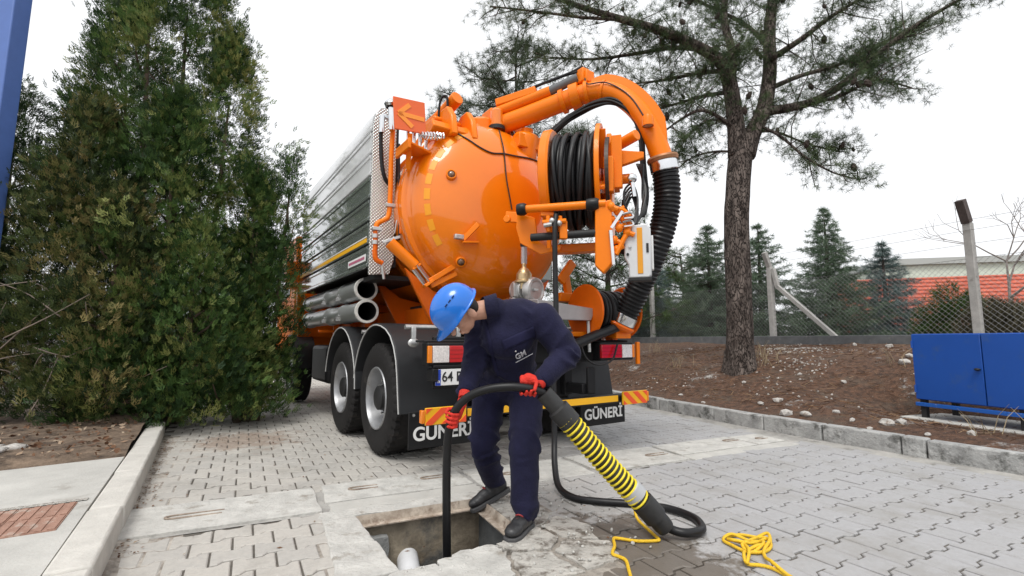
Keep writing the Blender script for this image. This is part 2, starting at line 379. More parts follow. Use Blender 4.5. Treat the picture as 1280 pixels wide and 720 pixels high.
# drain channel across the road: concrete slabs with lifting loops
mb = MB(); mb.add([eg(-.95, 3.43, -.006), eg(5.2, 3.43, -.006), eg(5.2, 4.02, -.006), eg(-1.05, 4.02, -.006)], [(0, 1, 2, 3)])
channel = mb.build('drain_channel', conc_dark, smooth=0, kind='structure')
def ragged(poly, amp, rng, sub=6):
    out = []
    for (x0, y0), (x1, y1) in zip(poly, poly[1:] + poly[:1]):
        for k in range(sub):
            t = k / sub; j = amp if k else amp * .5
            out.append((x0 + (x1 - x0) * t + rng.uniform(-j, j), y0 + (y1 - y0) * t + rng.uniform(-j, j)))
    return out
def slab(name, poly, m, z0, z1, parent, amp=.01, rng=random, bevel=.006):
    return MB().prism(ragged(poly, amp, rng), z1 - z0, (0, 0, z0), E1, E2).build(name, m, parent, bevel, 30)
rs = random.Random(5)
for (a0, a1, b0, b1, zz, loops) in ((-.84, .31, 3.45, 3.99, .014, [(-.56, 3.70, .30)]), (.345, 1.41, 3.62, 4.03, .008, [(.53, 3.84, .2), (1.08, 3.88, .24)]), (1.45, 2.43, 3.44, 4.0, .006, [(1.72, 3.72, .2)]),
                                    (2.48, 3.49, 3.45, 4.0, .01, [(3.2, 3.7, .24)]), (3.54, 4.60, 3.60, 4.02, .012, [(4.4, 3.85, .2)]), (4.65, 5.08, 3.62, 4.02, .007, [(4.85, 3.8, .15)])):
    sk = .28 if a0 < -.5 else 0
    sb = slab('channel_slab', [(a0, b0), (a1, b0), (a1 - (.03 if a0 < 0 else 0), b1), (a0 - sk, b1)], conc_white, -.05, zz, channel, .008, rs)
    for (la, lb, ln) in loops:
        pts = cr([eg(la + ln, lb + .035, zz - .001), eg(la + ln * .5, lb + .033, zz + .002), eg(la + .02, lb + .028, zz + .004), eg(la - .012, lb, zz + .006), eg(la + .02, lb - .028, zz + .004), eg(la + ln * .5, lb - .03, zz + .002), eg(la + ln * .97, lb - .028, zz - .001)], 4)
        MB().tube(pts, .0065, 6).build('lifting_loop', steel_rust, sb)
for (a0, a1) in ((.36, 1.42), (3.53, 5.05)):
    slab('mortar_strip', [(a0, 3.43), (a1, 3.44), (a1, 3.60), (a0, 3.60)], conc, -.04, .002, channel, .012, rs)

# left kerb, pavement and planting bed
def kp(s, d, z): return KL0 + KLd * s - KLn * d + Vector((0, 0, z))     # s along the kerb, d behind its road face
mb = MB(); mb.bar(kp(-3.2, .085, 0.02), kp(3.95, .085, 0.02), .12, .1)
kerb = mb.build('kerb_left', conc_dark, smooth=0, kind='structure')
s = -3.15; i = 0
for L_ in (.95, .98, .94, .90, .92, .96, .95, .62):
    rot = Matrix.Rotation(math.atan2(KLd.y, KLd.x) + rs.uniform(-.006, .006), 3, 'Z'); zz = rs.uniform(-.006, .006)
    MB().box(kp(s + L_ / 2, .0825 + rs.uniform(-.006, .006), .03 + zz), (L_ - .012, .165, .24), rot).build('kerbstone', kerb_l, kerb, .016, 40); s += L_
mb = MB(); P = [kp(-3.2, .17, .146), kp(2.12, .17, .146), kp(1.55, 6., .146), kp(-3.2, 6., .146)]
mb.add(P + [p - Vector((0, 0, .2)) for p in P], [(0, 1, 2, 3), (0, 4, 5, 1), (1, 5, 6, 2), (2, 6, 7, 3)])
walk = mb.build('pavement', conc, smooth=0, kind='structure')
red = mat('red_tactile_paving', (.33, .19, .14), .85, var=.2, vscale=12., bump=.4, bscale=60, dirt=(.40, .36, .31), dscale=6, dth=.55)
# red ribbed tactile tiles let into the pavement
for r_ in range(2):
    for c_ in range(6):
        t0 = MB(); w_ = .25; s0 = .33 + r_ * w_; d0 = .24 + c_ * w_
        t0.prism([(0, 0), (w_ - .004, 0), (w_ - .004, w_ - .004), (0, w_ - .004)], .009, kp(s0, d0 + w_ - .004, .142), KLn, KLd)
        for k in range(5):
            q = .012 + k * .05
            t0.prism([(q, .006), (q + .028, .006), (q + .028, w_ - .012), (q, w_ - .012)], .005, kp(s0, d0 + w_ - .004, .1508), KLn, KLd)
        t0.build('tactile_tile', red, walk, smooth=0)
MB().add([kp(.845, .2, .151), kp(.90, .2, .151), kp(.89, 3., .151), kp(.84, 3., .151)], [(0, 1, 2, 3)]).build('joint_gravel', mat('joint_gravel', (.22, .19, .15), .95, var=.5, vscale=60, col2=(.5, .48, .44), bump=1., bscale=90), walk, smooth=0)
# planting bed behind the pavement and round the end of the kerb, for the thuja
def bed_z(x, y): return .13 + .06 * vn(x * 2, y * 2) + .035 * vn(x * 7, y * 7)
V = []; F = []; nx, ny = 46, 40
for j in range(ny):
    for i in range(nx):
        s_ = 1.6 + (j / (ny - 1)) * 5.2; d_ = .17 + (i / (nx - 1)) * 6.5
        if s_ > 3.6: d_ = d_ - .0 * (s_ - 3.6)
        p = kp(s_, d_, 0); k_ = min(1., max(0., (s_ - 2.12 + .097 * (d_ - .17) + .05) / .35)); V.append((p.x, p.y, .115 + (bed_z(p.x, p.y) - .115) * k_))
F = [(j * nx + i, j * nx + i + 1, (j + 1) * nx + i + 1, (j + 1) * nx + i) for j in range(ny - 1) for i in range(nx - 1)]
npmesh('planting_bed', V, F, soil, kind='structure', smooth=180)

MB().add([kp(-3.2, -.30, -.009), kp(3.9, -.30, -.009), kp(3.9, -.06, -.005), kp(-3.2, -.06, -.005), kp(3.9, .03, .012), kp(-3.2, .03, .012)], [(0, 1, 2, 3), (3, 2, 4, 5)]).build('kerb_mortar', mat('dirty_mortar', (.20, .17, .14), .95, var=.5, vscale=7, col2=(.38, .35, .31), bump=.6, bscale=30, dirt=(.11, .075, .05), dscale=5, dth=.52), kerb, smooth=180)
# right kerb
mb = MB(); Lk = KR[:]
def krs(p, q, d): n_ = Vector((q.y - p.y, -(q.x - p.x), 0)).normalized(); return n_ * d
mb.tube([p + krs(KR[max(0, i - 1)], KR[min(len(KR) - 1, i + 1)], .07) - Vector((0, 0, .03)) for i, p in enumerate(KR)], .05, 4)
kerb2 = mb.build('kerb_right', conc_dark, smooth=0, kind='structure')
cum = [0]
for a, b in zip(KR, KR[1:]): cum.append(cum[-1] + (b - a).length)
def krat(s):
    for i in range(len(KR) - 1):
        if s <= cum[i + 1] or i == len(KR) - 2:
            t = (s - cum[i]) / (cum[i + 1] - cum[i]); return KR[i].lerp(KR[i + 1], t)
s = .3
while s < cum[-1] - 1:
    L_ = rs.choice((.72, .76, .7)); 
    if rs.random() < .18: L_ = .2
    a = krat(s); b = krat(s + L_); d = (b - a).normalized(); n_ = Vector((d.y, -d.x, 0)); g_ = rs.uniform(.010, .022)
    c = (a + b) / 2 + n_ * (.07 + rs.uniform(-.008, .008)) + Vector((0, 0, .055 + rs.uniform(-.007, .007)))
    MB().box(c, ((b - a).length - g_, .14, .26), Matrix.Rotation(math.atan2(d.y, d.x), 3, 'Z')).build('kerbstone', kerb_r, kerb2, .014, 40); s += L_
# gutter of smooth dark mortar at its foot
gv = []; 
for i in range(61):
    p = krat(.3 + (cum[-1] - 1.5) * i / 60); q = krat(.4 + (cum[-1] - 1.5) * i / 60); d = (q - p).normalized(); n_ = Vector((d.y, -d.x, 0))
    wv = .34
    gv += [p - n_ * wv + Vector((0, 0, -.009)), p - n_ * (.09 + .05 * vn(i * .6, 3)) + Vector((0, 0, -.004)), p + n_ * .03 + Vector((0, 0, .020))]
MB().add(gv, [(3 * i + q, 3 * i + q + 1, 3 * i + q + 4, 3 * i + q + 3) for i in range(60) for q in (0, 1)]).build('gutter', conc_dark, kerb2, smooth=180)

# the bank behind the right kerb, covered in pine straw
def bank_material():
    m = bpy.data.materials.new('pine_straw_ground'); m.use_nodes = True; N = m.node_tree.nodes; L = m.node_tree.links; b = N['Principled BSDF']; b.inputs['Roughness'].default_value = .95
    g = N.new('ShaderNodeNewGeometry')
    def noise(sc, det=8, ro=.7, v=None):
        n = N.new('ShaderNodeTexNoise'); n.inputs['Scale'].default_value = sc; n.inputs['Detail'].default_value = det; n.inputs['Roughness'].default_value = ro; L.new(g.outputs['Position'], n.inputs['Vector']); return n.outputs[0]
    def ramp(src, p0, p1, c0=(0, 0, 0, 1), c1=(1, 1, 1, 1)):
        r = N.new('ShaderNodeValToRGB'); r.color_ramp.elements[0].position = p0; r.color_ramp.elements[1].position = p1; r.color_ramp.elements[0].color = c0; r.color_ramp.elements[1].color = c1; L.new(src, r.inputs[0]); return r.outputs[0]
    def mix(f, a, c):
        n = N.new('ShaderNodeMix'); n.data_type = 'RGBA'; L.new(f, n.inputs[0])
        for i, x in ((6, a), (7, c)):
            if isinstance(x, tuple): n.inputs[i].default_value = x
            else: L.new(x, n.inputs[i])
        return n.outputs[2]
    base = ramp(noise(14), .35, .7, (.038, .021, .014, 1), (.175, .090, .052, 1))
    base = mix(ramp(noise(2.2), .52, .70), base, (.10, .075, .055, 1))
    base = mix(ramp(noise(40, 4), .63, .70), base, (.30, .25, .20, 1))
    base = mix(ramp(noise(1.3, 9, .75), .60, .68), base, mix(ramp(noise(60, 5), .4, .6), (.20, .18, .16, 1), (.56, .55, .53, 1)))
    L.new(base, b.inputs['Base Color']); bp = N.new('ShaderNodeBump'); bp.inputs['Strength'].default_value = .9; bp.inputs['Distance'].default_value = .03
    L.new(noise(38), bp.inputs['Height']); L.new(bp.outputs[0], b.inputs['Normal']); return m
def grid_strip(ds):
    V = []; ss = list(np.linspace(.3, cum[-1] - .2, 130)); 
    for s_ in ss:
        p = krat(s_); q = krat(min(cum[-1], s_ + .5)); q0 = krat(max(0, s_ - .5)); d = (q - q0).normalized(); n_ = Vector((d.y, -d.x, 0))
        n_ = n_.lerp(Vector((.893, .45, 0)), .5).normalized()
        for dd in ds:
            x = p + n_ * dd; V.append((x.x, x.y, bank_z(x.x, x.y) if dd > .1 else .145))
    k = len(ds); return V, [(i * k + j, i * k + j + 1, (i + 1) * k + j + 1, (i + 1) * k + j) for i in range(len(ss) - 1) for j in range(k - 1)]
ds = [.10] + list(np.linspace(.15, 7, 90)) + [8, 9.5, 12, 16, 24, 40, 70, 120]
V, F = grid_strip(ds)
npmesh('bank', V, F, bank_material(), kind='structure', smooth=180)
# loose straw and gravel on the bank
rg = np.random.default_rng(4)
def bank_points(n, dmax=5.5, smin=2., smax=11.5):
    out = []
    while len(out) < n:
        s_ = rg.uniform(smin, smax); d = rg.uniform(.14, 1) ** 1.3 * dmax; p = krat(s_); x = p + Vector((.88, .47, 0)) * d
        if kr_dist(x) < .15: continue
        out.append((x.x, x.y, bank_z(x.x, x.y)))
    return np.array(out)
P = bank_points(9000); n = len(P); ang = rg.uniform(0, 6.28, n); D = np.stack([np.cos(ang), np.sin(ang), rg.normal(0, .25, n)], 1)
X, Y_, Z = frames(D, rg); tv = np.array([(-.025, 0, -.5), (.025, 0, -.5), (.025, 0, .5), (-.025, 0, .5)]); tf = np.array([(0, 1, 2, 3)])
V, F = scatter(tv, tf, P + np.array((0, 0, .008)), X, Y_, Z, rg.uniform(.06, .14, n))
tone = np.repeat(rg.random(n), 4)
tag(npmesh('pine_straw', V, F, leafmat('straw', (.07, .035, .02), (.17, .085, .045), (.30, .2, .12), .9, .05), tone=tone, kind='stuff'), 'loose brown pine needles strewn over the bank', 'pine needles')
ico = bmesh.new(); bmesh.ops.create_icosphere(ico, subdivisions=1, radius=.5); iv = np.array([v.co[:] for v in ico.verts]); if_ = np.array([[v.index for v in f.verts] for f in ico.faces]); ico.free()
P = bank_points(2200); n = len(P)
wgt = np.array([vn(p[0] * 1.3, p[1] * 1.3) for p in P]); P = P[wgt > .66]; n = len(P)
X, Y_, Z = frames(rg.normal(size=(n, 3)), rg); V, F = scatter(iv * np.array((1, .75, .55)), if_, P, X, Y_, Z, rg.uniform(.012, .05, n) ** 1.0)
tag(npmesh('gravel', V, F, mat('gravel', (.20, .165, .135), .9, var=.3, vscale=7, col2=(.46, .44, .41)), kind='stuff'), 'small pale gravel scattered on the pine straw bank', 'gravel')
P0 = P
# stones one can count
stone_m = mat('limestone', (.46, .44, .41), .9, var=.25, vscale=14, bump=.7, bscale=40, dirt=(.22, .16, .12), dscale=9, dth=.54)
def stone_mesh(seed, sx, sy, sz):
    b = bmesh.new(); bmesh.ops.create_icosphere(b, subdivisions=1 + seed % 2, radius=.5); r = random.Random(seed)
    for v in b.verts:
        k = .62 + .45 * vn(v.co.x * 3 + seed * 7, v.co.y * 3 + v.co.z * 4) + .5 * r.random() * (1 if seed % 2 == 0 else .45); v.co *= k; v.co.x *= sx; v.co.y *= sy; v.co.z *= sz
    me = bpy.data.meshes.new('stone'); b.to_mesh(me); b.free(); return me
def bank_hit(x, y):
    """the point of the bank seen along a sight line"""
    d = _ray(x, y); t = 3.5
    while t < 40:
        p = d * t + Vector((0, 0, CAM_H))
        if kr_dist(Vector((p.x, p.y, 0))) > 0 and p.z < bank_z(p.x, p.y): return p
        t += .03
    return d * 12 + Vector((0, 0, CAM_H))
gp = []
for (x, y, k_, sp_) in ((990, 436, 300, .30), (1005, 455, 90, .25), (975, 422, 60, .35), (1040, 500, 20, .3), (960, 480, 40, .25)):
    c = bank_hit(x, y)
    for _ in range(k_):
        q = (c.x + rg.normal(0, sp_), c.y + rg.normal(0, sp_ * 1.1))
        if kr_dist(Vector((q[0], q[1], 0))) > .16: gp.append((q[0], q[1], bank_z(*q)))
P = np.array(gp); n = len(P); X, Y_, Z = frames(rg.normal(size=(n, 3)), rg); V, F = scatter(iv * np.array((1, .75, .55)), if_, P, X, Y_, Z, rg.uniform(.012, .062, n))
tag(npmesh('gravel_patch', V, F, MATS['gravel'], kind='stuff'), 'whitish gravel spilled in patches beside the pine trunk', 'gravel')
for k, (x, y, sz) in enumerate(((972, 503, .15), (951, 506, .12), (983, 519, .18), (1008, 521, .16), (930, 479, .1), (1046, 517, .1), (1066, 527, .09), (1108, 532, .18), (1127, 530, .14), (1130, 455, .2),
                               (1068, 432, .13), (1112, 434, .17), (1137, 447, .14), (851, 495, .09), (1215, 544, .1), (1088, 538, .08), (937, 466, .1), (1041, 428, .12), (879, 504, .08), (1160, 545, .09), (1000, 470, .09), (1055, 480, .11))):
    p = bank_hit(x, y); sz *= .85
    o = link('stone', stone_mesh(k, sz * 1.0, sz * .75, sz * .6), stone_m, smooth=0); o.location = (p.x, p.y, bank_z(p.x, p.y) + sz * .12); o.rotation_euler = (0, 0, k * 1.7)
    tag(o, 'pale loose limestone lying on the brown pine straw bank', 'stone', 'stones lying on the bank')

# dry litter lying along the left kerb and at the thuja's foot
rl_ = np.random.default_rng(12); P = []
while len(P) < 700:
    u = rl_.random()
    if u < .45: p = kp(rl_.uniform(.2, 3.7), -abs(rl_.normal(0, .06)) - .01, .006)
    elif u < .8: p = Vector((rl_.normal(-3.0, .45), rl_.normal(5.55, .28), .006))
    else: p = eg(rl_.uniform(-.6, 4.), rl_.uniform(2.3, 5.5), .005)
    if (p - KL0).dot(KLn) > .0: P.append(p[:])
P = np.array(P); n = len(P); ang = rl_.uniform(0, 6.28, n); D = np.stack([np.cos(ang), np.sin(ang), rl_.normal(0, .12, n)], 1); X, Y_, Z = frames(D, rl_, np.tile(np.array((0., 0, 1.)), (n, 1)) + rl_.normal(0, .2, (n, 3)))
V, F = scatter(np.array([(-.22, 0, 0), (0, .04, -.5), (.22, 0, 0), (0, .04, .5)]), np.array([(0, 1, 2, 3)]), P, X, Y_, Z, rl_.uniform(.008, .035, n))
tag(npmesh('dry_litter', V, F, leafmat('litter_leaf', (.07, .035, .02), (.17, .09, .05), (.30, .22, .15), .9, .05), tone=np.repeat(rl_.random(n), 4), kind='stuff'), 'dry brown scraps of leaf lying along the light kerb', 'leaf litter')
# ---------------------------------------------------------------- manhole
mh = thing('manhole', 'open square manhole with rusty steel frame and broken concrete rim', 'manhole', eg((HOLE[0] + HOLE[1]) / 2, HOLE[2], 0))
wallm = mat('wet_pit_wall', (.19, .15, .105), .7, var=.4, vscale=5., col2=(.28, .24, .18), bump=.6, bscale=20, dirt=(.10, .10, .095), dscale=3, dth=.5)
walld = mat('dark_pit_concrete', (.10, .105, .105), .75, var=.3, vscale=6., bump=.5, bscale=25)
a0, a1, b0, b1 = HOLE
def eslab(A0, A1, B0, B1, z0, z1): return MB().prism([(A0, B0), (A1, B0), (A1, B1), (A0, B1)], z1 - z0, (0, 0, z0), E1, E2)
eslab(a0 - .06, a1 + .06, b1, b1 + .12, -1.2, -.045).build('pit_wall', wallm, mh, world=True)
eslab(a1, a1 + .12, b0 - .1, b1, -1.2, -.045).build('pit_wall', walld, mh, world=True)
eslab(a0 - .12, a0, b0 - .1, b1, -1.2, -.045).build('pit_wall', wallm, mh, world=True)
eslab(a0 - .06, a1 + .06, b0 - .2, b0 - .1, -1.2, -.045).build('pit_wall', wallm, mh, world=True)
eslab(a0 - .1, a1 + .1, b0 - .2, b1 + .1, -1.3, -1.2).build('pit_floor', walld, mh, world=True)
MB().prism(ragged([(a0, -.46), (a0 + .2, -.46), (a0 + .19, -.12), (a0 + .02, -.1)], .01, rs, 4), .05, E2 * (b1 - .001), E1, (0, 0, 1)).build('concrete_block', mat('grey_block', (.26, .265, .26), .9, var=.2, vscale=20, bump=.5, bscale=60), mh, .006, world=True)
# angle-iron frame on the two intact sides
fr = MB()
fr.add([eg(a0, b1 + .005, .008), eg(a1 + .005, b1 + .005, .008), eg(a1 + .005, b1 - .005, -.045), eg(a0, b1 - .005, -.045), eg(a1 - .03, b1 - .045, -.05), eg(a0, b1 - .045, -.05)], [(0, 3, 2, 1), (3, 5, 4, 2)])
fr.add([eg(a1 + .005, b0 + .06, .008), eg(a1 + .005, b1 + .005, .008), eg(a1 - .005, b1 - .005, -.045), eg(a1 - .005, b0 + .06, -.045), eg(a1 - .05, b1 - .045, -.05), eg(a1 - .05, b0 + .06, -.05)], [(0, 1, 2, 3), (3, 2, 4, 5)])
fo = fr.build('frame', mat('rusty_frame', (.30, .22, .16), .8, .1, var=.3, vscale=10, col2=(.5, .44, .37), dirt=(.15, .09, .06), dscale=8, dth=.55), mh, world=True, smooth=0)
so = fo.modifiers.new('thick', 'SOLIDIFY'); so.thickness = .008; so.offset = 0
pvc = mat('pvc_pipe', (.72, .73, .75), .4, var=.08, vscale=9, dirt=(.42, .40, .36), dscale=6, dth=.62)
q0 = eg(a0 + .33, b1 + .02, -.30); q1 = eg(a0 + .285, b1 - .30, -.36)
ax = (q1 - q0).normalized(); MB().lathe([(.068, 0), (.068, .25), (.080, .255), (.080, .315), (.066, .32), (.066, .10), (.0, .10)], q0, ax, 28).build('drain_pipe', pvc, mh, world=True)
# broken concrete rim round the opening, piece by piece
def rim(poly, z, amp=.016, m=None): return MB().prism(ragged(poly, amp, rs, 7), .06 + z, (0, 0, -.06), E1, E2).build('rim_piece', m or conc_white, mh, .007, 30, world=True)
rim([(a0 - .19, 2.86), (a0 + .045, 2.84), (a0 - .0, 3.27), (a0 - .20, 3.30)], .007, .007)
rim([(a0 - .20, 2.41), (a0 + .085, 2.43), (a0 + .045, 2.835), (a0 - .195, 2.855)], .009, .007)
rim([(a0 - .2, 3.305), (a0 + .42, 3.275), (a1 + .05, 3.285), (a1 + .06, 3.425), (a0 - .21, 3.425)], .004)
rim([(a0 - .18, 2.12), (a0 + .23, 2.10), (a0 + .26, 2.42), (a0 + .08, 2.415), (a0 - .16, 2.39)], .010)
rim([(a0 + .24, 2.10), (a0 + .52, 2.08), (a0 + .62, 2.36), (a0 + .60, 2.50), (a0 + .44, 2.50), (a0 + .27, 2.43)], .012)
mudc = mat('muddy_concrete', (.44, .42, .385), .85, var=.25, vscale=8., bump=.9, bscale=34, dirt=(.12, .10, .08), dscale=7, dth=.50)
rim([(a0 + .55, 2.06), (a0 + .88, 2.05), (a0 + .84, 2.30), (a0 + .65, 2.39)], .006, m=mudc)
rim([(a0 + .65, 2.41), (a0 + .83, 2.33), (a0 + .98, 2.44), (a0 + .93, 2.62), (a0 + .80, 2.58), (a0 + .63, 2.50)], .008, m=mudc)
rim([(a0 + .88, 2.62), (a0 + .95, 2.64), (a0 + 1.13, 2.78), (a0 + 1.10, 3.0), (a0 + .835, 2.98)], .005, m=mudc)
rim([(a0 + .84, 3.0), (a0 + 1.12, 3.02), (a0 + 1.16, 3.28), (a0 + .84, 3.285)], .003, m=mudc)
rim([(a0 + .90, 2.06), (a0 + 1.12, 2.09), (a0 + 1.2, 2.28), (a0 + 1.0, 2.41), (a0 + .87, 2.31)], .004, m=mudc)
rim([(a0 + 1.01, 2.44), (a0 + 1.17, 2.34), (a0 + 1.24, 2.56), (a0 + 1.14, 2.74), (a0 + .97, 2.62)], .003, m=mudc)
eslab(a0 - .25, a0 + 1.12, 1.95, b0 - .1, -.09, -.006).build('rim_bed', mat('broken_rim_bed', (.30, .27, .235), .95, var=.4, vscale=18, bump=.8, bscale=40), mh, world=True, smooth=0)
eslab(a1 + .008, a1 + .40, b0 - .1, b1 + .17, -.09, -.006).build('rim_bed', MATS['broken_rim_bed'], mh, world=True, smooth=0)
eslab(a0 - .25, a0 - .002, b0 - .1, b1 + .17, -.09, -.006).build('rim_bed', MATS['broken_rim_bed'], mh, world=True, smooth=0)
# crumbs of broken concrete
P = []
for k in range(260):
    a = random.uniform(a0 + .1, a1 + .55); b = random.uniform(2.05, 3.35)
    if a < a1 + .02 and b > 2.45: continue
    P.append(eg(a, b, .01)[:])
P = np.array(P); n = len(P); X, Y_, Z = frames(rg.normal(size=(n, 3)), rg); V, F = scatter(iv * np.array((1, .8, .5)), if_, P, X, Y_, Z, rg.uniform(.008, .03, n))
tag(npmesh('rubble', V, F, conc_white, kind='stuff'), 'crumbs of broken concrete beside the open manhole', 'rubble')

# ---------------------------------------------------------------- the vacuum truck
ORG = (.86, .205, .004)
orange = mat('orange_paint', ORG, .35, coat=.12, var=.05, vscale=2.5, spec=.22)
orange_g = mat('orange_gloss', ORG, .3, coat=1.0, var=.05, vscale=2.5, spec=.2)
orange_d = mat('orange_frame_paint', (.72, .13, .004), .4, coat=.1, var=.10, vscale=5, spec=.2)
black = mat('black_plastic', (.008, .008, .009), .5, var=.2, vscale=6, dirt=(.03, .029, .027), dscale=4, dth=.62, spec=.3)
fender_m = mat('charcoal_fender', (.022, .023, .025), .45, var=.15, vscale=5, dirt=(.05, .049, .046), dscale=3, dth=.64, spec=.35)
rubber = mat('tyre_rubber', (.013, .012, .012), .75, var=.3, vscale=8, dirt=(.05, .045, .04), dscale=5, dth=.6, bump=.15, bscale=70, spec=.3)
hose_m = mat('black_hose_rubber', (.008, .008, .009), .42, var=.25, vscale=9, dirt=(.035, .034, .032), dscale=7, dth=.68, spec=.35)
steel = mat('stainless', (.72, .73, .74), .16, 1., var=.06, vscale=12)
zinc = mat('zinc_steel', (.55, .55, .54), .42, .8, var=.15, vscale=18)
chrome = mat('polished_pipe', (.55, .56, .56), .3, .75)
alu = mat('aluminium_rim', (.34, .345, .355), .40, .6, var=.15, vscale=10, dirt=(.25, .23, .21), dscale=6, dth=.6)
yellow = mat('yellow_reflective', (.82, .42, .008), .5)
redr = mat('red_reflective', (.80, .085, .02), .45)
white = mat('white_paint', (.78, .78, .77), .4, var=.04)
lens_red = mat('red_lens', (.52, .008, .012), .12, coat=.6)
lens_clear = mat('clear_lens', (.70, .66, .64), .15, coat=.6, var=.25, vscale=60)
lens_amber = mat('amber_lens', (.80, .22, .01), .15, coat=.6)
brass = mat('brass_valve', (.48, .36, .20), .35, .7, var=.15, vscale=20)
dark = mat('chassis_black', (.010, .010, .0105), .6, var=.3, vscale=5)
greyp = mat('grey_tray', (.36, .34, .34), .4, .2, var=.1)
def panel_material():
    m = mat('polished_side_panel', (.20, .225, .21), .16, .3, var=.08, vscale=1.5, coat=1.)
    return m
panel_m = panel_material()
def tread_plate():
    m = bpy.data.materials.new('tread_plate'); m.use_nodes = True; N = m.node_tree.nodes; L = m.node_tree.links; b = N['Principled BSDF']
    b.inputs['Base Color'].default_value = (.62, .62, .60, 1); b.inputs['Metallic'].default_value = .9; b.inputs['Roughness'].default_value = .3
    tc = N.new('ShaderNodeTexCoord'); mp = N.new('ShaderNodeMapping'); mp.inputs['Rotation'].default_value = (0, rad(45), 0); mp.inputs['Scale'].default_value = (1, 1, 1); L.new(tc.outputs['Object'], mp.inputs[0])
    sx = N.new('ShaderNodeSeparateXYZ'); L.new(mp.outputs[0], sx.inputs[0])
    def mth(op, a, b_=None):
        n = N.new('ShaderNodeMath'); n.operation = op
        for i, x in enumerate((a, b_)):
            if x is None: continue
            if isinstance(x, (int, float)): n.inputs[i].default_value = x
            else: L.new(x, n.inputs[i])
        return n.outputs[0]
    u = mth('SINE', mth('MULTIPLY', sx.outputs[0], 2 * math.pi / .05)); v = mth('SINE', mth('MULTIPLY', sx.outputs[2], 2 * math.pi / .05))
    hgt = mth('SMOOTH_MAX', mth('ABSOLUTE', mth('MULTIPLY', u, v)), .25)
    bp = N.new('ShaderNodeBump'); bp.inputs['Strength'].default_value = 1.; bp.inputs['Distance'].default_value = .008; L.new(hgt, bp.inputs['Height']); L.new(bp.outputs[0], b.inputs['Normal'])
    rp = N.new('ShaderNodeValToRGB'); rp.color_ramp.elements[0].color = (.26, .26, .25, 1); rp.color_ramp.elements[1].color = (.80, .80, .78, 1); L.new(hgt, rp.inputs[0]); L.new(rp.outputs[0], b.inputs['Base Color'])
    MATS['tread_plate'] = m; return m
treadm = tread_plate()

truck = thing('vacuum_truck', 'orange sewer vacuum truck with domed tank, hose reel and suction boom', 'truck', TO, TA)
def tp(name, mb, m, parent=None, bevel=0., smooth=35): return mb.build(name, m, parent or truck, bevel, smooth)
# chassis
mb = MB()
for sx in (-.42, .42): mb.box((sx, 4.0, .98), (.09, 7.6, .27))
for yy in (.35, 1.5, 2.9, 4.2, 6.2, 7.4): mb.box((0, yy, .98), (.75, .12, .2))
for yy in (.9, 2.2, 5.8): mb.cyl((-.95, yy, .54), (.95, yy, .54), .09, n=12); mb.ball((0, yy, .54), .2, 12, 8)
for yy in (1.55, 3.2): mb.box((0, yy, 1.25), (1.1, .5, .5))
tp('chassis', mb, dark, bevel=.01)
for sx in (-.85, .85): tp('fuel_tank', MB().box((sx, 3.95, .75), (.55, 1.0, .55)), black, bevel=.06)
# tank cradle: orange subframe under the tank
mb = MB()
for sx in (-.5, .5): mb.box((sx, 3.1, 1.32), (.12, 4.4, .30))
for yy in (1.0, 2.0, 3.0, 4.0, 5.0): mb.prism([(-.95, 1.85), (-.6, 1.2), (.6, 1.2), (.95, 1.85), (.62, 1.62), (0, 1.5), (-.62, 1.62)], .05, (0, yy, 0), (1, 0, 0), (0, 0, 1))
tp('subframe', mb, orange_d, bevel=.008)
# wheels
def wheel(x_out, y, side, tw=.30, dual=True, name='wheel'):
    w0 = bpy.data.objects.new(name, None); COL.objects.link(w0); w0.parent = truck; w0.location = (x_out, y, .54); w0.empty_display_size = .1
    ax = (-side, 0, 0)    # pointing inward
    nn = 120
    def tyre(off):
        pr = [(.292, .03), (.31, .012), (.36, .0), (.44, .0), (.495, .012), (.522, .03), (.533, .034), (.533, .075), (.524, .082), (.524, tw - .082), (.533, tw - .075), (.533, tw - .034), (.522, tw - .03), (.495, tw - .012), (.44, tw), (.36, tw), (.31, tw - .012), (.292, tw - .03)]
        def wob(i, k): return -.020 if i in (5, 6, 7, 10, 11, 12) and k % 3 == 0 else 0
        return MB().lathe([(r, h + off) for r, h in pr], (0, 0, 0), ax, nn, wob=wob)
    t = tyre(0).build('tyre', rubber, w0, smooth=25)
    if dual: tyre(tw + .03).build('tyre', rubber, w0, smooth=25)
    if dual: pr = [(.302, .016), (.296, .006), (.286, .006), (.280, .02), (.272, .05), (.266, .10), (.255, .14), (.20, .155), (.155, .135), (.15, .135)]
    else: pr = [(.302, .016), (.296, .006), (.286, .006), (.280, .02), (.25, .06), (.2, .02), (.155, -.0), (.15, 0)]
    r_ = MB().lathe(pr, (0, 0, 0), ax, 48).build('rim', alu, w0, smooth=40)
    h0 = .135 if dual else 0
    hb = MB().lathe([(.15, h0), (.14, h0 - .03), (.12, h0 - .05), (.115, h0 - .10), (.09, h0 - .115), (.0, h0 - .115)], (0, 0, 0), ax, 32)
    hb.build('hub', dark, w0, smooth=40)
    for k in range(10):
        a = 2 * math.pi * k / 10; c = Vector((0, .168 * math.cos(a), .168 * math.sin(a))); MB().cyl(c + Vector(ax) * (h0 + .015), c + Vector(ax) * (h0 - .05), .019, .015, 6).build('wheel_nut', zinc, w0)
    return w0
for sd in (-1, 1):
    wheel(1.25 * sd, .9, sd); wheel(1.25 * sd, 2.2, sd); wheel(1.22 * sd, 5.8, sd, dual=False)
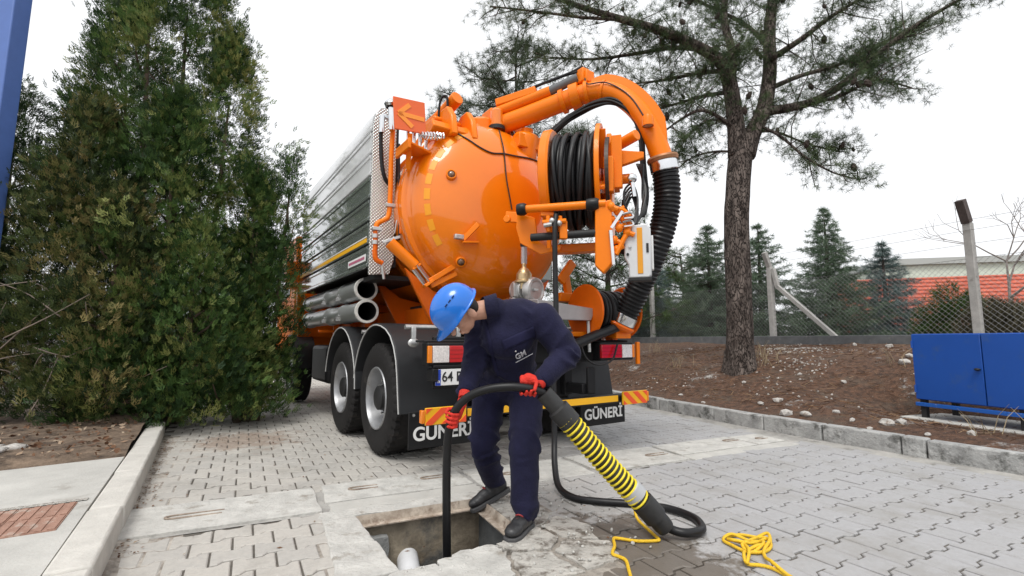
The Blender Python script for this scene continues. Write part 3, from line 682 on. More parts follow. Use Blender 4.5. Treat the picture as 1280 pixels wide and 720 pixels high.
# mudguards over the twin wheels
def mudguard(sd, y0, rear):
    prof = []
    for k in range(19):
        a = 10 + 170 * k / 18; prof.append((y0 + .69 * math.cos(rad(a)), .575 + .69 * math.sin(rad(a))))
    if rear:
        prof = [p for p in prof if p[0] > .95] + [(.85, 1.264), (.72, 1.25), (.58, 1.215), (.45, 1.15), (.35, 1.05), (.285, .93), (.25, .80), (.225, .66), (.205, .55), (.19, .47)]
    inner = [(y0 + (p[0] - y0) * .965, .575 + (p[1] - .575) * .965) for p in prof]
    x0, x1 = 1.262 * sd, .60 * sd; V = []; n = len(prof)
    for x in (x0, x1):
        V += [(x, p[0], p[1]) for p in prof]; V += [(x, p[0], p[1]) for p in inner]
    F = []
    for i in range(n - 1):
        F += [(i, i + 1, 2 * n + i + 1, 2 * n + i), (n + i, 3 * n + i, 3 * n + i + 1, n + i + 1), (i, n + i, n + i + 1, i + 1), (2 * n + i, 2 * n + i + 1, 3 * n + i + 1, 3 * n + i)]
    F += [(0, 2 * n, 3 * n, n), (n - 1, 2 * n - 1, 4 * n - 1, 3 * n - 1)]
    g = MB().add(V, F).build('mudguard', fender_m, truck, .006, 50)
    MB().tube([(x0 + .004 * sd, p[0], p[1]) for p in [(y0 + (p[0] - y0) * .975, .575 + (p[1] - .575) * .975) for p in prof]], .0065, 6).build('edge_trim', mat('grey_trim', (.45, .45, .44), .5), g)
    return g
for sd in (-1, 1): mudguard(sd, .9, True); mudguard(sd, 2.2, False)
# chrome support tubes with brackets on the rear mudguards
for sd in (-1, 1):
    tp('mudguard_tube', MB().cyl((1.2 * sd, 1.55, 1.19), (.35 * sd, 1.55, 1.19), .022, n=10), zinc)
    t0 = tp('mudguard_tube', MB().cyl((1.2 * sd, .27, 1.215), (.35 * sd, .27, 1.215), .022, n=10), zinc)
    for xx in (1.14, .70): MB().box((xx * sd, .22, 1.15), (.04, .03, .13)).ball((xx * sd, .215, 1.075), (.055, .018, .04), 12, 8).build('bracket', zinc, t0, .004)
# mud flaps with lettering
for sd in (-1, 1):
    xc = .93 * sd
    f_ = MB().box((xc, .02, .36), (.64, .018, .30)).build('mud_flap', black, truck, .004)
    tm = text_mesh('GÜNERİ', .155 if sd < 0 else .15, .002, .0035)
    lt = link('lettering', tm, white, f_, smooth=0); lt.location = (xc, .006, .325); lt.rotation_euler = (rad(90), 0, 0); lt.scale = (.98, 1, 1)
    for xx in (-.28, .28): MB().cyl((xc + xx, .005, .485), (xc + xx, .02, .485), .012, n=10).build('bolt', zinc, f_)
# rear underrun bar with striped boards
ub = tp('underrun_bar', MB().box((0, -.22, .51), (2.44, .09, .085)), black, bevel=.02)
MB().box((0, -.268, .515), (1.72, .006, .06)).build('yellow_strip', yellow, ub)
for sd in (-1, 1):
    bd = MB().box((1.07 * sd, -.30, .515), (.35, .025, .13)).build('striped_board', yellow, ub, .004)
    for k in range(-1, 3):
        x0 = 1.07 * sd - .175 + .055 + k * .15
        pl = [(x0 + .085 * (-sd) * -.0, 0)]
        sl_ = .075 * (1 if sd > 0 else -1)
        q = [(x0 + sl_, -.062), (x0 + .075 + sl_, -.062), (x0 + .075 - sl_, .062), (x0 - sl_, .062)]
        lo, hi = 1.07 * sd - .173, 1.07 * sd + .173
        # clip the stripe to the board
        def clip(poly, lim, sgn):
            out = []
            for (p, r_) in zip(poly, poly[1:] + poly[:1]):
                ip = sgn * (p[0] - lim) <= 0; ir = sgn * (r_[0] - lim) <= 0
                if ip: out.append(p)
                if ip != ir: t = (lim - p[0]) / (r_[0] - p[0]); out.append((lim, p[1] + (r_[1] - p[1]) * t))
            return out
        q = clip(clip(q, hi, 1), lo, -1)
        if len(q) > 2: MB().prism([(a, b) for a, b in q], .003, (0, -.3125, .515), (1, 0, 0), (0, 0, 1)).build('red_stripe', redr, bd, smooth=0)
    MB().box((1.262 * sd, -.285, .515), (.03, .05, .10)).build('side_marker', lens_amber, ub, .006)
for sx in (-.5, .5): tp('bar_bracket', MB().box((sx, -.05, .62), (.09, .28, .10)).box((sx, .1, .82), (.10, .07, .55)).box((sx * 1.1, -.21, .70), (.10, .03, .26)), black, bevel=.008)
mb = MB(); mb.box((0, .12, 1.0), (2.0, .06, .26)); mb.box((0, -.02, 1.09), (2.36, .22, .02)); mb.box((0, .16, .72), (1.1, .04, .4)); tp('rear_crossmember', mb, black, bevel=.01)
# tail lights
for sd in (-1, 1):
    lb = tp('tail_light', MB().box((.945 * sd, -.13, .985), (.48, .12, .19)), black, bevel=.012)
    xs = sorted([1.165 * sd, .70 * sd])
    MB().box((1.17 * sd, -.196, .985), (.035, .03, .135)).build('amber_lens', lens_amber, lb, .004)
    MB().box((1.075 * sd, -.196, .985), (.145, .034, .135)).build('reversing_lens', lens_clear, lb, .004)
    MB().box((.852 * sd, -.196, .985), (.29, .032, .135)).build('red_lens', lens_red, lb, .004)
    for k in range(1, 4): MB().box((.852 * sd, -.2135, .985 - .0675 + k * .034), (.286, .003, .004)).build('lens_rib', mat('dark_red', (.3, .004, .006), .2), lb, smooth=0)
MB().box((1.31, -.14, .96), (.05, .03, .24)).build('corner_marker', orange, truck, .006)
# number plate under the left lamp
npb = tp('number_plate', MB().box((-.86, -.205, .80), (.52, .012, .13)), white, bevel=.003)
MB().box((-1.10, -.2125, .80), (.045, .004, .126)).build('country_band', mat('plate_blue', (.01, .05, .42), .4), npb, smooth=0)
t0 = link('plate_lettering', text_mesh('64 B', .112, .0015, .001), mat('plate_black', (.008, .008, .008), .5), npb, smooth=0); t0.location = (-.975, -.213, .80); t0.scale = (.9, 1, 1); t0.rotation_euler = (rad(90), 0, 0)
t0 = link('band_lettering', text_mesh('TR', .028, .001, .0006), white, npb, smooth=0); t0.location = (-1.10, -.2155, .765); t0.rotation_euler = (rad(90), 0, 0)
MB().box((-.86, -.19, .885), (.56, .05, .025)).build('plate_lamp', black, npb, .006)
mb = MB(); mb.box((-.86, -.186, .805), (.56, .02, .19)); mb.box((-1.13, -.17, .82), (.05, .12, .10)); mb.box((-.86, -.10, .85), (.5, .16, .03)); tp('plate_holder', mb, black, bevel=.006)
# ---------------------------------------------------------------- tank and rear door
TZ = 2.55
def dome_y(r): return .80 - .40 * math.sqrt(max(0, 1 - (min(r, .98) / .98) ** 2))
def dome_hit(x, y, off=0.):
    yt = .5
    for _ in range(12): p = ty(x, y, yt); yt = dome_y(math.hypot(p.x, p.z - TZ)) - off
    return ty(x, y, yt)
def dome_n(p):
    r = max(1e-4, math.hypot(p.x, p.z - TZ)); e = .01; k = (dome_y(r + e) - dome_y(r - e)) / (2 * e)
    return Vector((p.x / r * k, -1, (p.z - TZ) / r * k)).normalized()
ax = (0, 1, 0)
tank = tp('tank', MB().lathe([(1.0, .95), (1.0, 5.1), (.92, 5.35), (.6, 5.55), (0.01, 5.6)], (0, 0, TZ), ax, 72), orange_g)
for yy in (1.5, 2.6, 3.7, 4.8): MB().lathe([(1.0, yy - .04), (1.03, yy - .04), (1.03, yy + .04), (1.0, yy + .04)], (0, 0, TZ), ax, 72).build('tank_band', orange, tank)
prof = [(1.0, 1.02), (1.045, 1.02), (1.045, .955), (1.012, .95), (1.012, .93), (1.045, .925), (1.045, .86), (1.03, .845), (1.0, .835), (.985, .80)] + [(.98 * math.sin(rad(a)), .80 - .40 * math.cos(rad(a))) for a in range(87, -1, -3)]
door = tp('tank_door', MB().lathe([(max(r, .001), h) for r, h in prof], (0, 0, TZ), ax, 96), orange_g)
for k in range(9):        # reflective dashes round the left of the door
    a0, a1 = rad(122 + k * 10.6), rad(122 + k * 10.6 + 7.6); V = []
    for a in (a0, (a0 + a1) / 2, a1):
        for r in (.845, .895): V.append((r * math.cos(a), dome_y(r) - .004, TZ + r * math.sin(a)))
    MB().add(V, [(0, 1, 3, 2), (2, 3, 5, 4)]).build('reflector', mat('amber_foil', (.88, .34, .006), .4), door, smooth=180)
glass = mat('sight_glass', (.16, .08, .04), .08, coat=1.)
for (x, y) in ((564, 219), (576, 327), (640, 168)):
    p = dome_hit(x, y); n_ = dome_n(p)
    s0 = MB().lathe([(.055, -.02), (.055, .025), (.048, .032), (.040, .032), (.038, .02)], p, n_, 24).build('sight_port', orange, door)
    MB().lathe([(.040, .018), (.03, .034), (.015, .042), (.001, .044)], p, n_, 20).build('sight_glass', glass, s0)
# door latch and stiffener
p = dome_hit(573, 297, .02); MB().box(p + Vector((0, -.03, 0)), (.12, .05, .05)).build('latch', zinc, door, .008)
a = dome_hit(573, 297, .03); b = dome_hit(596, 288, .05); mb = MB(); mb.bar(a + Vector((.04, -.03, -.02)), b + Vector((0, -.03, .06)), .03, .05); mb.bar(a + Vector((.03, -.04, -.05)), dome_hit(598, 303, .03), .05, .02); mb.build('latch_arm', orange, door, .004)
# wiring run across the door
wire = mat('wiring', (.03, .018, .014), .5)
def on_dome(pts, off=.012): return [dome_hit(x, y, off) for x, y in pts]
MB().tube(cr(on_dome([(560, 163), (570, 166), (585, 174), (600, 184), (615, 191), (630, 192), (645, 195), (662, 198), (676, 203)]), 5), .009, 6).build('door_wiring', wire, door)
MB().tube(cr(on_dome([(624, 163), (627, 175), (630, 190), (633, 222), (637, 245), (640, 262)]), 5), .008, 6).build('door_wiring', wire, door)
# top hinge lugs of the door
for xx in (-.62, -.38):
    MB().prism([(0, 0), (.5, 0), (.46, .26), (.30, .36), (.16, .36), (.05, .22)], .07, (xx, .55, 3.25), (0, 1, 0), (0, 0, 1)).build('hinge_lug', orange, door, .015)
mb = MB(); mb.cyl((-.70, .86, 3.50), (-.26, .86, 3.50), .035, n=14); mb.box((-.47, 1.05, 3.40), (.5, .4, .2)); mb.build('hinge_pin', orange, door, .01)
MB().box((-.5, .72, 3.30), (.62, .20, .10), Matrix.Rotation(rad(-30), 3, 'X')).build('hinge_plate', orange, door, .015)
# beacon and stub tube on top
p = ty(621, 150, .75); bc = MB().lathe([(.085, -.09), (.085, -.06), (.072, -.06), (.072, .10), (.06, .115), (.001, .12)], p, (0, 0, 1), 24).build('beacon', lens_amber, truck)
MB().lathe([(.095, -.13), (.095, -.085), (.08, -.085)], p, (0, 0, 1), 24).build('beacon_base', dark, bc)
mb = MB(); a = ty(540, 158, 1.25); b = ty(572, 122, .75); mb.cyl(a, b, .075, n=24); tp('vent_tube', mb, orange, bevel=.006)
mb = MB(); mb.box(a + Vector((0, -.1, -.15)), (.16, .3, .4)); mb.bar(a + Vector((0, .02, -.05)), a + Vector((-.16, .1, -.3)), .08, .12); tp('tube_bracket', mb, orange, bevel=.01)
mb = MB(); q = ty(556, 125, .8); mb.tube(cr([q + Vector((-.03, .1, -.25)), q + Vector((-.03, .05, 0)), q + Vector((.02, 0, .05)), q + Vector((.04, 0, -.12))], 6), .014, 8); tp('vent_hose', mb, hose_m)
# ---------------------------------------------------------------- left side cover with slats
side = tp('side_cover', MB().box((-1.08, 3.12, 2.72), (.27, 3.74, 1.66)), dark)
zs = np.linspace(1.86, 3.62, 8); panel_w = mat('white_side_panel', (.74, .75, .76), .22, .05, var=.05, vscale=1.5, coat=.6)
for k in range(7):
    z0, z1 = zs[k], zs[k + 1]; h = z1 - z0; top = k == 6
    pr = [(-1.235, z0 + .008), (-1.262, z0 + .014), (-1.262, z0 + .045), (-1.25, z0 + .055), (-1.25, z1 - .06), (-1.262, z1 - .05), (-1.262, z1 - .018), (-1.235, z1 - .010)]
    if top: pr = [(-1.235, z0 + .008), (-1.262, z0 + .014), (-1.262, z0 + .045), (-1.25, z0 + .055), (-1.25, z1 - .12), (-1.235, z1 - .05), (-1.19, z1 - .01), (-1.12, z1), (-1.12, z1 - .02)]
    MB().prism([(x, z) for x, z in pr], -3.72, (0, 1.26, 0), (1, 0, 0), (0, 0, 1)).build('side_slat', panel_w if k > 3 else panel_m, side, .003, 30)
MB().box((-1.2645, 3.12, 2.16), (.004, 3.70, .045)).build('yellow_stripe', yellow, side, smooth=0)
MB().box((-1.2645, 3.12, 2.197), (.004, 3.70, .012)).build('white_stripe', white, side, smooth=0)
MB().box((-1.2645, 1.62, 1.975), (.004, .68, .075)).build('sticker', white, side, smooth=0)
MB().box((-1.268, 1.62, 1.975), (.003, .60, .028)).build('sticker_line', mat('sticker_red', (.45, .12, .2), .5), side, smooth=0)
mb = MB(); mb.prism([(-1.255, 1.78), (-1.255, 3.42), (-1.23, 3.55), (-1.17, 3.64), (-1.08, 3.66), (-.99, 3.62), (-.985, 1.95), (-1.03, 1.80)], -.03, (0, 1.20, 0), (1, 0, 0), (0, 0, 1))
tp('tread_plate_end', mb, treadm, bevel=.008)
# right side cover mirrors it plainly
mb = MB(); mb.box((1.12, 3.12, 2.72), (.26, 3.74, 1.70)); tp('side_cover', mb, panel_m, bevel=.03)
# pipework on the left rear corner
def yy(x, y, d): return ty(x, y, d)
mb = MB(); mb.tube(cr([yy(491, 160, 1.05), yy(489, 200, 1.05), yy(488, 240, 1.05), yy(486, 268, 1.05), yy(480, 275, 1.05), yy(472, 279, 1.05), yy(469, 288, 1.05)], 6), .026, 12); tp('water_pipe', mb, orange)
mb = MB(); mb.tube([yy(469, 289, 1.05), yy(469, 312, 1.05)], .024, 12); mb.tube(cr([yy(468, 312, 1.05), yy(470, 324, 1.05), yy(478, 329, 1.05)], 5), .026, 10); tp('pipe_elbow', mb, orange_d)
for (x, y) in ((488, 257), (471, 286)): tp('pipe_clamp', MB().box(yy(x, y, 1.04), (.10, .05, .035)), zinc, bevel=.003)
for yv in (295, 303): p = yy(469, yv, 1.05); tp('pipe_union', MB().cyl(p - Vector((0, 0, .02)), p + Vector((0, 0, .02)), .034, n=12), zinc)
p = yy(478, 333, 1.03); tp('pipe_nozzle', MB().cyl(p, p - Vector((-.02, 0, .13)), .018, .014, 10), zinc); tp('pipe_lever', MB().bar(yy(478, 303, 1.0), yy(500, 296, .98), .03, .03).bar(yy(493, 292, .98), yy(496, 275, .98), .012, .012), zinc, bevel=.003)
mb = MB(); mb.tube(cr([yy(476, 165, 1.12), yy(477, 200, 1.12), yy(481, 222, 1.12), yy(490, 235, 1.15)], 6), .022, 10); mb.tube([yy(499, 180, 1.0), yy(499, 300, 1.0)], .012, 8); tp('hydraulic_line', mb, hose_m)
mb = MB(); mb.tube([yy(499.5, 240, .985), yy(500.5, 292, .985)], .013, 8); tp('hydraulic_line', mb, orange_d)
mb = MB(); mb.lathe([(.06, -.03), (.075, 0), (.07, .02), (.045, .05), (.015, .065), (.001, .07)], yy(489, 131, 1.0), (0, 0, 1), 20); mb.cyl(yy(489, 133, 1.0), yy(490, 163, 1.0), .036, n=14); mb.cyl(yy(478, 145, 1.05), yy(477, 166, 1.05), .03, n=12); mb.bar(yy(478, 143, 1.05), yy(489, 150, 1.05), .03, .03); tp('filler_cap', mb, steel)
# arrow board
q = [ty(493, 121, .62), ty(532, 129, .62), ty(530, 168, .62), ty(492, 160, .62)]; c = sum(q, Vector()) / 4
ab = tp('arrow_board', MB().box(c, (.335, .018, .33), Matrix.Rotation(rad(-4), 3, 'Y')), mat('orange_board', (.80, .12, .01), .35, coat=.3), bevel=.004)
am = MB(); R_ = Matrix.Rotation(rad(-4), 3, 'Y'); f0 = c + Vector((0, -.0125, 0))
for (a, b) in (((-.12, 0), (.15, -.02)), ((-.12, 0), (.0, .105)), ((-.12, 0), (.02, -.12))): am.bar(f0 + R_ @ Vector((a[0], 0, a[1])), f0 + R_ @ Vector((b[0], 0, b[1])), .006, .045)
am.build('arrow', mat('arrow_foil', (.95, .30, .03), .4), ab, smooth=0)
tp('board_post', MB().bar(c + Vector((.02, .03, -.17)), c + Vector((.05, .15, -.5)), .05, .03), orange)
# corner shelf with valves
sh = MB(); sh.prism([(-1.12, .52), (-.75, .70), (-.72, .86), (-1.12, .86)], .025, (0, 0, 3.02), (1, 0, 0), (0, 1, 0)); sh.prism([(-1.12, .5), (-1.12, .86), (-1.09, .86), (-1.09, .5)], .10, (0, 0, 2.96), (1, 0, 0), (0, 1, 0))
tp('valve_shelf', sh, orange, bevel=.006)
mb = MB()
for k in range(4): p = Vector((-1.06 + k * .075, .68 + .02 * k, 3.05)); tp('valve', MB().cyl(p, p + Vector((0, 0, .16)), .018, n=10).ball(p + Vector((0, 0, .17)), .026, 10, 6), steel)
sp = [Vector((-.95 + .25 * t / 60, .62 + .035 * math.cos(t * .8), 3.16 + .05 * t / 60 + .035 * math.sin(t * .8))) for t in range(61)]; mb.tube(sp, .011, 6)
tp('coil_spring', mb, steel)
# hydraulic door cylinder at the lower left
a, b, d = ty(487, 303, .72), ty(519, 333, .68), ty(534, 353, .66)
dc = tp('door_cylinder', MB().cyl(a, b, .058, n=24), orange, bevel=.004)
mb = MB(); t_ = (d - b).normalized(); o1 = t_.orthogonal().normalized(); o2 = t_.cross(o1)
for k in range(4): w_ = o1 * .045 * math.cos(k * math.pi / 2 + .6) + o2 * .045 * math.sin(k * math.pi / 2 + .6); mb.cyl(b + w_ - t_ * .04, d + w_, .011, n=8)
mb.build('cylinder_rod', steel, dc)
mb = MB(); mb.lathe([(.001, 0), (.07, 0), (.07, .02), (.001, .02)], b, t_, 4); mb.lathe([(.001, 0), (.075, 0), (.075, .03), (.001, .03)], d, t_, 4); e_ = dome_hit(566, 335, .0); mb.bar(d, e_ + Vector((.03, 0, .03)), .03, .05); mb.bar(d + Vector((.05, .02, -.03)), e_ + Vector((.05, .02, -.05)), .03, .05); mb.build('cylinder_bracket', orange, dc, .004)
# ---------------------------------------------------------------- suction tubes stored on the left side
def stored_pipe(z, x, Y0):
    pr = [(.105, 0), (.13, 0), (.132, .012), (.132, .05), (.112, .06), (.112, .75), (.124, .77), (.124, .84), (.112, .86), (.112, 1.5), (.124, 1.52), (.124, 1.6), (.112, 1.62), (.112, 2.9), (.13, 2.92), (.13, 2.98), (.10, 2.98)]
    o = tp('suction_tube', MB().lathe(pr, (x, Y0, z), (0, 1, 0), 40), chrome); MB().lathe([(.106, .004), (.104, 1.0), (.001, 1.0)], (x, Y0, z), (0, 1, 0), 40).build('tube_bore', dark, o)
    tm = MB().lathe([(.131, -.004), (.134, .004), (.134, .03), (.106, .006), (.105, -.004), (.131, -.004)], (x, Y0, z), (0, 1, 0), 40).build('tube_rim', mat('pipe_rim', (.62, .61, .57), .5, .2, var=.2, vscale=20), o)
    for s_ in (.8, 1.56): MB().box((x - .12, Y0 + s_, z - .06), (.05, .05, .05)).tube(cr([(x - .13, Y0 + s_ - .1, z - .02), (x - .15, Y0 + s_, z - .05), (x - .13, Y0 + s_ + .12, z - .08)], 4), .008, 6).build('tube_clamp', zinc, o)
stored_pipe(1.68, -1.12, 1.70); stored_pipe(1.42, -1.14, 1.58)
for y_ in (2.15, 3.7): tp('tube_rack', MB().box((-.95, y_, 1.50), (.08, .05, .62)).box((-1.05, y_, 1.23), (.3, .05, .04)), orange_d, bevel=.006)
mb = MB(); mb.box((-.86, 3.2, 1.78), (.6, 3.8, .05)); mb.box((.86, 3.2, 1.78), (.6, 3.8, .05)); tp('cover_floor', mb, dark)
# ---------------------------------------------------------------- front gantry and cab
mb = MB(); mb.box((-1.22, 5.15, 1.95), (.10, .12, 1.1)); mb.box((1.22, 5.15, 1.95), (.10, .12, 1.1)); mb.box((0, 5.62, 1.6), (2.3, .08, .9)); mb.box((-1.34, 5.3, 2.28), (.22, .3, .35)); mb.box((-1.34, 5.3, 2.02), (.24, .34, .06))
tp('front_gantry', mb, orange, bevel=.01)
cabb = tp('cab', MB().prism([(5.75, .85), (7.75, .85), (7.8, 1.6), (7.55, 2.95), (7.2, 3.1), (5.85, 3.05), (5.75, 2.6)], 2.4, (-1.2, 0, 0), (0, 1, 0), (0, 0, 1)), orange, bevel=.05)
gl = mat('cab_glass', (.03, .035, .04), .06, coat=1.)
for sd in (-1, 1): MB().prism([(6.25, 1.95), (7.45, 1.85), (7.38, 2.6), (6.3, 2.65)], .01, (1.2 * sd - (0 if sd > 0 else .012), 0, 0), (0, 1, 0), (0, 0, 1)).build('side_window', gl, cabb, .003)
MB().box((0, 7.69, 2.28), (2.05, .03, .72), Matrix.Rotation(rad(10), 3, 'X')).build('windscreen', gl, cabb, .02)
for sd in (-1, 1):
    MB().box((.95 * sd, 7.80, 1.12), (.34, .06, .2)).build('headlight', lens_clear, cabb, .02)
    g_ = MB(); V = []
    pr = [(5.8 + .64 * math.cos(rad(a)), .56 + .64 * math.sin(rad(a))) for a in range(5, 176, 10)]
    for x in (1.25 * sd, .9 * sd): V += [(x, p[0], p[1]) for p in pr] + [(x, 5.8 + (p[0] - 5.8) * .95, .56 + (p[1] - .56) * .95) for p in pr]
    n = len(pr); F = []
    for i in range(n - 1): F += [(i, i + 1, 2 * n + i + 1, 2 * n + i), (n + i, 3 * n + i, 3 * n + i + 1, n + i + 1), (i, n + i, n + i + 1, i + 1), (2 * n + i, 2 * n + i + 1, 3 * n + i + 1, 3 * n + i)]
    g_.add(V, F).build('front_mudguard', fender_m, truck, 0, 50)
# ---------------------------------------------------------------- suction boom
A3 = Vector
path = cr([A3((.02, .97, 3.575)), A3((.13, .81, 3.615)), A3((.33, .52, 3.68)), A3((.54, .21, 3.755)), A3((.68, 0, 3.80)), A3((.80, -.17, 3.80)), A3((.92, -.34, 3.71)), A3((1.03, -.50, 3.50)), A3((1.11, -.61, 3.22)), A3((1.16, -.685, 2.92))], 7)
boom = tp('suction_boom', MB().tube(path, .108, 28), orange)
bd2 = A3((.57, -.82, 0)).normalized()      # direction the boom points
sidev = A3((0, 0, 1)).cross(bd2)
fp = path[30:60]; V = []; F = []
for i, p in enumerate(fp):
    t_ = (fp[min(i + 1, len(fp) - 1)] - fp[max(i - 1, 0)]).normalized(); n_ = sidev.cross(t_).normalized(); n_ = n_ if n_.z > 0 or n_.dot(bd2) > 0 else -n_
    k = min(1, i / 6, (len(fp) - 1 - i) / 5); lo, hi = .07, .10 + .075 * k
    V += [p + n_ * lo - sidev * .055, p + n_ * hi - sidev * .045, p + n_ * hi + sidev * .045, p + n_ * lo + sidev * .055]
for i in range(len(fp) - 1):
    for k in range(3): F.append((4 * i + k, 4 * i + k + 1, 4 * i + 4 + k + 1, 4 * i + 4 + k))
MB().add(V, F).build('boom_rib', orange, boom, smooth=40)
def collar(i, r0, ln, m=orange, nm='boom_collar'):
    p = path[i]; t_ = (path[i + 1] - path[i - 1]).normalized(); return MB().lathe([(.10, -ln / 2), (r0, -ln / 2), (r0, ln / 2), (.10, ln / 2)], p, t_, 28).build(nm, m, boom, .004)
collar(22, .135, .05); collar(26, .145, .10); collar(30, .135, .04); collar(36, .122, .03)
# telescoping cylinder above the boom
off = A3((0, 0, .165)) - sidev * .03
c0, c1, c2 = path[3] + off, path[19] + off, path[27] + off + A3((0, 0, .03))
tc_ = MB().cyl(c0, c1, .058, n=20).build('boom_cylinder', orange, boom, .004); MB().cyl(c1 - (c1 - c0) * .02, c2, .05, n=18).build('cylinder_sleeve', mat('grey_sleeve', (.12, .125, .13), .35), tc_)
MB().box(path[28] + A3((0, 0, .20)), (.10, .16, .16)).box(path[30] + A3((0, 0, .17)), (.12, .12, .14)).build('cylinder_lug', orange, boom, .012); MB().box(path[3] + A3((0, 0, .1)), (.14, .22, .22)).build('cylinder_lug', orange, boom, .012); MB().bar(path[6] + off + A3((0, 0, .1)), path[16] + off + A3((0, 0, .07)), .10, .09).build('cylinder_cover', orange, boom, .012)
mb = MB(); mb.tube(cr([path[9] + off + A3((0, 0, .12)), path[16] + off + A3((0, 0, .13)), path[24] + off + A3((0, 0, .12)), path[28] + A3((.02, 0, .34))], 6), .016, 8); mb.tube(cr([path[12] + off + A3((.03, 0, .12)), path[18] + off + A3((.03, 0, .15)), path[27] + off + A3((.0, 0, .10))], 6), .014, 8); mb.build('boom_hydraulics', hose_m, boom)
MB().tube(cr([path[28] + A3((0, -.06, .2)), path[31] - sidev * .12 + A3((0, 0, .04)), path[38] - sidev * .115 + A3((0, 0, .05)), path[46] - sidev * .11 + A3((0, 0, .03)), path[54] - sidev * .11], 6), .008, 6).build('boom_wiring', wire, boom)
mb = MB(); mb.lathe([(.30, -.12), (.30, -.02), (.22, 0), (.22, .14), (.16, .18)], (.0, 1.02, 3.52), (0, 0, 1), 28); mb.box((.3, 1.0, 3.55), (.4, .4, .22)); mb.lathe([(.16, -.25), (.16, .02), (.13, .07), (.07, .09), (.07, .13), (.05, .14), (.001, .14)], (.36, .62, 3.42), (0, -.3, 1), 24); mb.box((.36, .55, 3.36), (.34, .10, .16)); tp('boom_turret', mb, orange, bevel=.01)
# work lamps on the boom
for (i, sgn) in ((54, -1), (55, 1)):
    p = path[i] - sidev * .16 * (1 if sgn < 0 else -1)
    wl = MB().lathe([(.001, .06), (.05, .055), (.058, .03), (.058, -.05), (.05, -.05)], p, (0, 0, 1), 20).build('work_lamp', orange, boom); MB().lathe([(.05, -.045), (.001, -.05)], p, (0, 0, 1), 20).build('lamp_glass', mat('lamp_glass', (.3, .28, .25), .1, coat=1.), wl)
# black hydraulic bundle hanging along the inside of the boom
def bp(x, y, t): return ty(x, y, t)
bun = [bp(692, 166, .12), bp(708, 150, .02), bp(725, 138, -.1), bp(745, 129, -.22), bp(765, 127, -.32), bp(782, 135, -.42), bp(794, 150, -.48), bp(801, 172, -.52), bp(804, 195, -.53), bp(806, 220, -.52), bp(807, 245, -.5), bp(803, 268, -.48)]
mb = MB()
for k in range(6):
    o_ = A3((.024 * math.cos(k * 1.05), 0, .024 * math.sin(k * 1.05))); mb.tube(cr([p + o_ * (1 + .6 * math.sin(i * 1.3 + k)) for i, p in enumerate(bun)], 5), .017, 7)
tp('hydraulic_bundle', mb, hose_m)
# suction hose, corrugated, from the boom end down to its bracket
hp = [path[-1], bp(832.5, 222, -.69), bp(834, 245, -.69), bp(831, 272, -.66), bp(823, 302, -.60), bp(812, 330, -.50), bp(799, 358, -.38), bp(786, 384, -.26), bp(776, 403, -.18)]
hp = cr(hp, 40); ll = [0]
for a, b in zip(hp, hp[1:]): ll.append(ll[-1] + (b - a).length)
tot = ll[-1]; pts = []; rr = []; j = 0; N_ = int(tot / .0105)
for k in range(N_ + 1):
    s_ = tot * k / N_
    while j < len(ll) - 2 and ll[j + 1] < s_: j += 1
    t = (s_ - ll[j]) / max(1e-9, ll[j + 1] - ll[j]); pts.append(hp[j].lerp(hp[j + 1], t)); rr.append(.134 if k % 4 in (0, 1) else .121)
sh_ = tp('suction_hose', MB().tube(pts, rr, 26), hose_m, smooth=50)
t_ = (hp[6] - hp[0]).normalized(); e0 = hp[0]
MB().lathe([(.11, -.05), (.150, -.05), (.158, -.03), (.150, 0), (.12, .01)], e0, t_, 32).build('hose_flange', mat('rust_flange', (.36, .17, .08), .5, .4, var=.3, vscale=14), sh_)
MB().lathe([(.13, .0), (.138, .0), (.142, .02), (.142, .10), (.13, .11)], e0, t_, 32).build('hose_clamp', steel, sh_)
e1 = pts[-1]; t1 = (pts[-1] - pts[-12]).normalized()
MB().lathe([(.14, -.10), (.147, -.10), (.147, .0), (.14, .01)], e1, t1, 32).build('hose_clamp', steel, sh_)
MB().lathe([(.155, .0), (.165, .02), (.15, .05), (.07, .09), (.02, .10)], e1, t1, 32).build('hose_cone', orange_d, sh_)
mb = MB(); mb.box(e1 + A3((.02, .06, -.12)), (.22, .16, .10)); mb.box(e1 + A3((.12, .08, -.02)), (.06, .12, .18)); mb.box((.85, .02, 1.16), (.8, .16, .05)); tp('hose_bracket', mb, orange, bevel=.01)
MB().tube([ty(716, 432, -.22), ty(745, 419, -.22), ty(776, 407, -.20)], .05, 12).build('rubber_strap', hose_m, truck)
MB().tube(cr([ty(725, 428, -.24), ty(733, 448, -.26), ty(748, 456, -.26), ty(765, 450, -.25), ty(772, 430, -.24)], 6), .010, 8).build('trailing_cable', hose_m, truck)
# ---------------------------------------------------------------- small reel low on the right
r2 = A3((.66, -.02, 1.40)); rl2 = tp('small_reel', MB().cyl(r2, r2 + A3((.56, 0, 0)), .08, n=16), orange_d)
for dx in (0, .56): MB().lathe([(.001, -.012), (.27, -.012), (.285, 0), (.27, .012), (.001, .012)], r2 + A3((dx, 0, 0)), (1, 0, 0), 40).build('reel_disc', orange_d, rl2)
mb = MB()
for k in range(9): mb.tube(arc(r2 + A3((.06 + k * .055, 0, 0)), (0, 1, 0), (0, 0, 1), .20 + .01 * (k % 2), 0, 360, 28)[:-1], .024, 8, closed=True)
mb.build('wound_hose', hose_m, rl2)
mb = MB(); mb.box((.7, .12, 1.2), (.1, .1, .3)); mb.box((1.18, .12, 1.2), (.1, .1, .3)); tp('reel_stand', mb, orange_d, bevel=.01)
